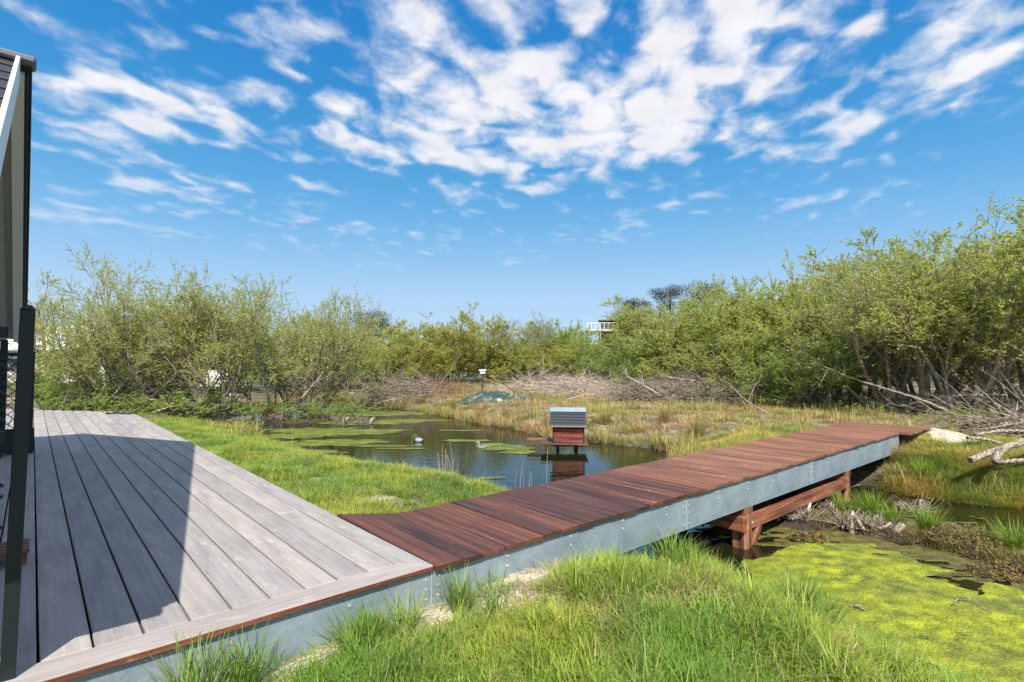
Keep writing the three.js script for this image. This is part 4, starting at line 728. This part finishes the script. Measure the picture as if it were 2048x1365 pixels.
function scatter(name, label, category, geos, mat, tries, area, accept, size, tint, seed) {
  const g = RNG(seed), lists = geos.map(() => []), m = new THREE.Matrix4(), q = new THREE.Quaternion(), up = new THREE.Vector3(0, 1, 0);
  for (let k = 0; k < tries; k++) { const [x, Z] = area(g); if (!deckClear(x, Z)) continue; const sd = shoreDist(x, Z), a = accept(x, Z, sd, g); if (g() > a) continue; const s = size(x, Z, sd, g), y = ground(x, Z, sd); lists[Math.floor(g() * geos.length)].push([x, y, -Z, s, g() * 6.283, tint(x, Z, sd, g)]); }
  let total = 0; const all = new THREE.Group();
  lists.forEach((l, n) => { if (!l.length) return; const im = new THREE.InstancedMesh(geos[n], mat, l.length); l.forEach(([x, y, z, s, a, c], i) => { q.setFromAxisAngle(up, a); m.compose(new THREE.Vector3(x, y, z), q, new THREE.Vector3(s[0], s[1], s[0])); im.setMatrixAt(i, m); im.setColorAt(i, C(...c)); }); total += l.length; im.name = 'tufts'; im.userData.kind = 'stuff'; shadows(im); all.add(im); });
  stuff(name, all, label, category);
  console.log(name, total);
}
const patch = (x, Z, f, z) => fbm(x * f, Z * f, z, 3);
const greenVar = (x, Z, sd, g) => { const p = patch(x, Z, 0.9, 301), q = patch(x, Z, 3.1, 303), b = rr(0.8, 1.2, g) * (1 + 0.25 * q), y = clamp(0.5 + 1.6 * p); return [lerp(0.72, 1.35, y) * b, lerp(0.88, 1.12, y) * b, lerp(0.8, 0.95, y) * b]; };
const nearOnly = (x, Z, sd) => sd > 0.02 && x + Z * 0.55 < 9.5 && !(x > 4.6 && Z > 6);
// foreground bank, right of the deck and before the bridge
scatter('lawn_grass', 'fresh green grass on the near banks beside the deck', 'grass', lawnG, M.grass, 24000, g => [rr(-3.5, 4, g), rr(1.2, 7, g)], (x, Z, sd) => { if (!nearOnly(x, Z, sd) || toUV(x, Z)[1] > 0) return 0; return (1 - 0.93 * sandAmount(x, Z)) * clamp(0.62 + 1.9 * patch(x, Z, 1.9, 305)) * sstep(0, 0.25, sd); }, (x, Z, sd, g) => { const s = rr(0.7, 1.25, g) * (1 + 0.5 * patch(x, Z, 1.3, 307)); return [s, s * rr(0.8, 1.2, g)]; }, greenVar, 401);
scatter('tall_grass', 'longer grass tufts on the near bank', 'grass', tallG, M.grass, 9000, g => [rr(-3, 4, g), rr(1.2, 7, g)], (x, Z, sd) => { if (!nearOnly(x, Z, sd) || toUV(x, Z)[1] > -0.04) return 0; const edge = sstep(0.9, 0.2, sd) * 0.55, [u, v] = toUV(x, Z), mound = Math.exp(-((u - 1.7) ** 2) / 0.8 - ((v + 0.35) ** 2) / 0.25) * 0.8; return clamp(0.10 + 1.9 * patch(x, Z, 1.5, 309) + edge + mound) * (1 - 0.95 * sandAmount(x, Z)); }, (x, Z, sd, g) => { const s = rr(0.45, 1.15, g); return [s, s]; }, (x, Z, sd, g) => greenVar(x, Z, sd, g).map((v, i) => v * [0.85, 0.92, 0.9][i]), 402);
scatter('dead_grass', 'dry bleached grass lying between the green tufts of the near bank', 'grass', strawG, M.grass, 5000, g => [rr(-3.5, 4, g), rr(1.2, 7, g)], (x, Z, sd) => { if (!nearOnly(x, Z, sd) || toUV(x, Z)[1] > -0.05) return 0; return clamp(0.22 + 1.6 * patch(x, Z, 1.4, 351)) * (1 - 0.7 * sandAmount(x, Z)); }, (x, Z, sd, g) => { const s = rr(0.4, 0.8, g); return [s, s * 0.55]; }, (x, Z, sd, g) => { const b = rr(0.8, 1.2, g); return [b, b, b * 1.05]; }, 411);
// strip between the deck and the pond
scatter('lawn_grass', 'fresh green grass strip between the deck and the pond', 'grass', lawnG, M.grass, 34000, g => [rr(-13, 2, g), rr(4, 19, g)], (x, Z, sd) => { if (!nearOnly(x, Z, sd) || toUV(x, Z)[1] < 0.9 || toUV(x, Z)[0] > 6) return 0; return (1 - 0.9 * sandAmount(x, Z)) * sstep(0, 0.3, sd) * clamp(0.95 + patch(x, Z, 1.6, 305)) * (Z > 17.5 || x < -10.5 ? 0.12 : 1); }, (x, Z, sd, g) => { const s = rr(0.8, 1.35, g) * (1 + 0.4 * patch(x, Z, 1.3, 307)); return [s, s * rr(0.7, 1.05, g) * (sd < 0.7 ? 1.3 : 0.9)]; }, greenVar, 403);
scatter('tall_grass', 'longer grass tufts between the deck and the pond', 'grass', tallG, M.grass, 16000, g => [rr(-13, 2, g), rr(4, 19, g)], (x, Z, sd) => { const q = toUV(x, Z); if (!nearOnly(x, Z, sd) || q[1] < 1.3 || q[0] > 6 || Z > 18 || x < -10.5) return 0; return clamp(-0.05 + 1.7 * patch(x, Z, 1.2, 361) + 0.55 * sstep(0.6, 0.1, sd)) * (1 - 0.9 * sandAmount(x, Z)); }, (x, Z, sd, g) => { const s = rr(0.5, 1.0, g); return [s * 1.15, s * 0.85]; }, greenVar, 407);
// far bank: straw with green showing through
scatter('straw_grass', 'dry straw coloured grass and rushes over the far bank', 'grass', strawG, M.grass, 42000, g => [rr(-12, 12, g), rr(8, 40, g)], (x, Z, sd) => { if (sd < 0.02) return 0; const z = strawZone(x, Z, sd); if (z <= 0 || (x < -9 && Z < 24)) return 0; return z * (sd < 0.45 ? 0.95 : 0.75 * clamp(0.30 + 2.2 * patch(x, Z, 1.1, 311))) * (x > 4.6 && Z < 13.5 ? 0.55 : 1) * (Z > 33 ? 0.4 : 1) * (1 - 0.97 * sandAmount(x, Z)); }, (x, Z, sd, g) => { const s = rr(0.6, 1.3, g) * (1 + 1.1 * patch(x, Z, 0.9, 313)); return [s * 1.15, s * (g() < 0.12 ? 1.9 : sd < 0.6 ? 1.35 : 0.75)]; }, (x, Z, sd, g) => { const b = rr(0.75, 1.2, g), p = clamp(0.4 + 1.5 * patch(x, Z, 0.5, 315)); return [lerp(0.75, 1.08, p) * b, lerp(0.95, 0.95, p) * b, lerp(0.55, 1.0, p) * b]; }, 404);
scatter('bank_grass', 'green grass patches along the far bank and beyond the bridge', 'grass', tallG, M.grass, 40000, g => g() < 0.5 ? [rr(4, 12, g), rr(6.5, 14, g)] : [rr(-9, 13, g), rr(6, 34, g)], (x, Z, sd) => { if (sd < 0.03) return 0; const z = strawZone(x, Z, sd), right = x > 4 && Z < 13; if (z <= 0 && !right) return 0; const q = Math.hypot(x - sandPile[0], Z - sandPile[1]); if (right) return clamp(1.0 + 1.3 * patch(x, Z, 0.9, 317)) * (1 - 0.97 * sandAmount(x, Z)) * (q < 0.8 ? 0.2 : 1); return clamp(-0.12 + 1.7 * patch(x, Z, 0.6, 319) + 0.25 * sstep(0.8, 0.1, sd)) * 0.8; }, (x, Z, sd, g) => { const s = rr(0.55, 1.0, g); return [s * 1.15, s * 0.9]; }, (x, Z, sd, g) => { const c = greenVar(x, Z, sd, g), t = clamp(0.3 + 1.8 * patch(x, Z, 1.2, 321)); return [c[0] * lerp(1, 1.7, t), c[1] * lerp(0.9, 1.08, t), c[2] * lerp(1, 1.9, t)]; }, 405);
// matted growth on the island and the spit
const islandZone = (x, Z) => Math.min(pathDist(islePath, x, Z), pathDist(spitPath, x, Z) * 0.9);
scatter('mud_plants', 'short yellow brown plants on the muddy island and spit', 'plants', [clump(261, 30, 0.08, 0.09, 0.008, [0.2, 1.3], [0.1, 1.2], g => g() < 0.5 ? [0.34, 0.25, 0.06] : [0.24, 0.27, 0.06])], M.grass, 9000, g => g() < 0.7 ? [rr(2.5, 7, g), rr(4.6, 8, g)] : [rr(-10, -3, g), rr(17, 22, g)], (x, Z, sd) => { if (sd > 0.3 || ground(x, Z, sd) < WATER + 0.005) return 0; return clamp(0.35 + 1.6 * patch(x, Z, 2.2, 331)); }, (x, Z, sd, g) => { const s = rr(0.6, 1.3, g); return [s, s]; }, (x, Z, sd, g) => { const b = rr(0.6, 1.2, g); return [b, b * 0.95, b]; }, 406);

// sedge tufts that can be told apart
function tussock(px, py, h, size, label, tint, seed, n = 190, group) {
  let [x, Z] = at(px, py, h); const q = toUV(x, Z); if (q[0] < 2.4 && q[1] > -0.17 && q[1] < 0.9) [x, Z] = uv2(q[0], -0.17);
  const g = clump(seed, n, 0.10 * size, 0.44 * size, 0.0068, [0.02, 0.55], [0.15, 1.1], tint, 4), m = mesh('sedge_tuft', g, M.grass); m.position.set(x, Math.max(ground(x, Z), WATER - 0.02), -Z); tagged(m, label, 'sedge', group);
}
const brightT = g => g() < 0.1 ? [0.40, 0.36, 0.12] : [rr(0.20, 0.30, g), rr(0.34, 0.44, g), 0.03];
const darkT = g => g() < 0.12 ? [0.40, 0.34, 0.16] : [rr(0.17, 0.28, g), rr(0.30, 0.42, g), 0.055];
tussock(1690, 1035, hW, 0.85, 'bright green sedge nearest the bridge post on the muddy island', brightT, 801, 260); tussock(1742, 1032, hW, 1.0, 'tallest bright green sedge on the muddy island', brightT, 802, 260);
tussock(1790, 1062, hW, 0.8, 'wide bright sedge in the middle of the muddy island', brightT, 803, 260); tussock(1858, 1072, hW, 0.9, 'bright sedge left of the brown leafy clump', brightT, 804, 260);
tussock(1975, 1092, hW, 0.6, 'small bright sedge right of the brown leafy clump', brightT, 805, 200); tussock(2035, 1108, hW, 1.0, 'bright sedge at the right edge of the view', brightT, 806, 300);
tussock(1640, 1225, -0.45, 0.95, 'large dark green tuft on the bank above the algae', darkT, 807, 320); tussock(1590, 1275, -0.42, 0.9, 'dark green tuft below the largest tuft on the near bank', darkT, 808, 300);
tussock(1345, 1210, -0.34, 0.8, 'dark tuft in the middle of the near bank', darkT, 809, 240); tussock(832, 1200, -0.28, 0.65, 'tuft of grass against the steel deck edge by the corner', darkT, 810, 150);
tussock(430, 1335, -0.26, 0.7, 'tuft of grass against the steel deck edge near the bottom', darkT, 811, 180); tussock(345, 1365, -0.26, 0.8, 'grass tuft overlapping the deck edge at lower left', darkT, 815, 170);
tussock(690, 1265, -0.26, 0.55, 'short tuft midway along the steel deck edge', darkT, 816, 130);
tussock(1225, 1075, -0.28, 0.85, 'tall tuft growing against the footbridge steel side', darkT, 812, 260); tussock(1120, 1105, -0.28, 0.7, 'tuft against the footbridge side nearer the deck', darkT, 813, 220);
tussock(1380, 1108, -0.45, 0.75, 'fringe of pale grass where the bank meets the bridge', darkT, 814, 220);
const strawish = g => g() < 0.3 ? [0.24, 0.25, 0.07] : [rr(0.42, 0.58, g), rr(0.30, 0.42, g), rr(0.12, 0.2, g)];
[[905, 822, 'straw rush tuft at the left of the tarpaulin'], [960, 838, 'rush tuft at the water below the tarpaulin'], [1010, 842, 'rush tuft below the right end of the tarpaulin'], [1095, 858, 'rush tuft left of the duck house roof'], [1210, 862, 'rush tuft right of the duck house'], [1395, 885, 'dark based rush tuft by the bridge'], [1330, 868, 'rush tuft between the duck house and the bridge'], [800, 808, 'rush tuft at the left end of the far shore'], [838, 812, 'second rush tuft on the far shore left of the tarpaulin']].forEach(([a, b, l], i) => tussock(a, b, -0.55, 1.25, l, strawish, 820 + i, 260));
tussock(1790, 935, -0.45, 1.0, 'bleached drooping grass tuft on the bank below the bridge end', strawish, 840, 320); tussock(1850, 955, -0.45, 0.9, 'half green grass tuft right of the bleached tuft', brightT, 841, 260);
{ // brown leafy clumps on the island
  const g = RNG(871); for (const [px, py, s, l] of [[1930, 1092, 1.0, 'low brown and yellow leafy clump on the muddy island'], [2010, 1150, 0.7, 'small green leafy mat at the right end of the island'], [1620, 1080, 0.5, 'low mossy clump by the stumps near the bridge']]) {
    const [x, Z] = at(px, py, hW), so = new Soup(true); for (let k = 0; k < 900 * s; k++) { const a = g() * 6.283, r = 0.36 * s * Math.sqrt(g()), e = rr(-0.1, 0.9, g), th = g() * 6.283, d = [Math.cos(th) * Math.cos(e), Math.sin(e), Math.sin(th) * Math.cos(e)], b = rr(0.6, 1.3, g), c = g() < 0.4 ? [0.36, 0.22, 0.05] : g() < 0.6 ? [0.12, 0.07, 0.04] : [0.28, 0.30, 0.06]; so.leaf(Math.cos(a) * r * 1.3, 0.14 * s * (1 - (r / (0.36 * s)) ** 2) * g() + 0.01, Math.sin(a) * r, ...d, -Math.sin(th), 0, Math.cos(th), 0.04, 0.012, c.map(v => v * b)); }
    const m = mesh('leafy_clump', so.geo(), M.leaf); m.position.set(x, Math.max(ground(x, Z), WATER), -Z); tagged(m, l, 'plant');
  }
}
{ // dead reeds standing in the near water
  const g = RNG(905), reedM = std({ color: C(0.62, 0.45, 0.21), roughness: 0.7 });
  const reed = (name, label, list) => { const t = thing(name, label, 'reed'); for (const [px, py, top, dx, r] of list) { const [x, Z] = at(px, py, hW), y0 = Math.max(WATER - 0.05, ground(x, Z) - 0.02), Zu = Z / S, H = rise(top, Zu) * S, X2 = col(px + dx, Zu) * S; const so = new Soup(), P = []; for (let k = 0; k <= 6; k++) { const f = k / 6; P.push([lerp(x, X2, f * f), lerp(y0, H, f), -Z + 0.04 * Math.sin(f * 2 + px)]); } so.tube(P, P.map((_, k) => r * lerp(1, 0.35, k / 6)), 4); mesh('stalk', so.geo(), reedM, t); } };
  reed('reed_clump', 'clump of dead tan reed stalks at the near edge of the pond', [[881, 963, 905, -5, .008], [885, 964, 890, 1, .007], [890, 962, 898, 2, .006], [897, 965, 902, -6, .006], [906, 966, 900, -16, .006], [907, 968, 880, -8, .005], [878, 962, 920, -3, .006], [914, 967, 930, 2, .005], [903, 962, 912, 8, .006], [884, 966, 930, 6, .008]]);
  reed('reed_stalk', 'single tall dead stalk in the water left of the duck house reflection', [[1093, 975, 893, 2, .0055]]);
  reed('reed_clump', 'thin dry stalks where the near grass meets the bridge edge', [[1030, 978, 940, 4, .004], [1040, 980, 925, 6, .004], [1048, 978, 935, -3, .004], [1058, 980, 945, 3, .004], [1062, 979, 945, 1, .004], [960, 975, 940, 12, .004]]);
  reed('reed_clump', 'sparse bent stalks left of the tan reed clump', [[815, 950, 915, -14, .004], [828, 952, 918, 1, .004], [834, 954, 922, 2, .004], [845, 950, 918, 8, .004], [795, 945, 922, 3, .004]]);
  reed('reed_stalk', 'pale stalk leaning at the left algae patch', [[585, 898, 855, 3, .006], [600, 903, 872, 6, .005], [680, 925, 905, 4, .005]]);
}
console.log('plants done');

// ------------------------------------------------------------------ distant buildings, wire fence, yellow rag
{
  const Z = 30, y0 = ground(col(120, Z) * S, Z * S), t = thing('white_bungalow', 'white roofed bungalow half hidden behind the left willows', 'house', [col(90, Z) * S, y0, -Z * S], 0.12);
  const e = rise(702, Z) * S - y0, r = rise(650, Z) * S - y0;
  mesh('wall', box(10, e, 6, -1, e / 2, -3, 0.02), M.whiteDull, t);
  { const d = 3.6, a = Math.atan2(r - e, d), L = Math.hypot(d, r - e); for (const s of [1, -1]) { const g = box(10.8, 0.12, L + 0.1, 0, 0, 0, 0.02); g.rotateX(s * a); g.translate(-1, (r + e) / 2 + 0.06, -3 + s * d / 2); mesh('roof', g, M.white, t); } }
  for (const q of [-4.5, -2.0, 0.6, 2.8]) { const w = mesh('window', box(1.4, 1.1, 0.05, q, e * 0.55, 0.012, 0.01), M.white, t); mesh('pane', box(1.22, 0.92, 0.02, q, e * 0.55, 0.045, 0.002), M.glass, w); }
}
{
  const Z = 27, x = col(432, Z) * S, y = ground(x, Z * S), t = thing('garden_shed', 'small pale shed glimpsed between the left willow stems', 'shed', [x, y, -Z * S], 0.3);
  mesh('wall', box(1.7, 1.35, 1.4, 0, 0.675, 0, 0.02), M.whiteDull, t); mesh('roof', box(1.9, 0.08, 1.6, 0, 1.395, 0, 0.01), M.tileGrey, t); mesh('door', box(0.6, 1.1, 0.03, 0.3, 0.57, 0.716, 0.004), M.white, t);
}
{
  const Z = 62, X = col(1205, Z) * S, y0 = ground(X, Z * S), s = Z * S / FPX, t = thing('hilltop_house', 'distant dark house with white balcony railing on the rise', 'house', [X, y0, -Z * S], -0.18);
  const hY = py => rise(py, Z) * S - y0, fl = hY(661), rt = hY(647), top = hY(640);
  mesh('wall', box(4.4, top - 0.2, 5, 2.0, (top - 0.2) / 2, -4.2, 0.02), std({ color: C(0.09, 0.075, 0.06), roughness: 0.8 }), t);
  mesh('roof', box(5.2, 0.2, 6, 2.0, top, -4.0, 0.02), std({ color: C(0.10, 0.095, 0.09), roughness: 0.8 }), t);
  for (const q of [0.6, 2.2, 3.8]) { const w = mesh('window', box(1.1, 0.5, 0.06, q, top - 0.5, -1.68, 0.01), M.white, t); mesh('pane', box(0.94, 0.36, 0.03, q, top - 0.5, -1.64, 0.002), M.glass, w); }
  mesh('balcony_floor', box(4.4, 0.18, 2.6, 0.0, fl - 0.09, -0.4, 0.02), M.whiteDull, t);
  mesh('railing_top', box(4.4, 0.09, 0.09, 0.0, rt, 0.9, 0.01), M.white, t); mesh('railing_bottom', box(4.4, 0.09, 0.09, 0.0, fl + 0.06, 0.9, 0.01), M.white, t);
  for (let k = 0; k < 8; k++) mesh('railing_post', box(0.09, rt - fl, 0.09, -2.15 + k * 0.614, (rt + fl) / 2, 0.9, 0.01), M.white, t);
  for (let k = 0; k < 4; k++) mesh('support_post', box(0.2, fl, 0.2, -2.2 + k * 1.8, fl / 2 - 0.1, 0.6, 0.01), M.barkDark, t);
}
{ const [x, Z] = at(104, 803, -0.3), so = new Soup(); const g = new THREE.SphereGeometry(0.11, 14, 10); const p = g.attributes.position; for (let i = 0; i < p.count; i++) { const q = 1 + 0.25 * n3(p.getX(i) * 14, p.getY(i) * 14, p.getZ(i) * 14); p.setXYZ(i, p.getX(i) * q * 1.25, p.getY(i) * q * 0.9, p.getZ(i) * q); } g.computeVertexNormals(); const m = mesh('crumpled_bag', g, std({ color: C(0.75, 0.62, 0.12), roughness: 0.6 })); m.position.set(x, ground(x, Z) + 0.1, -Z); tagged(m, 'small crumpled yellow bag on the ground beyond the deck', 'bag'); }

renderer.render(scene, camera);
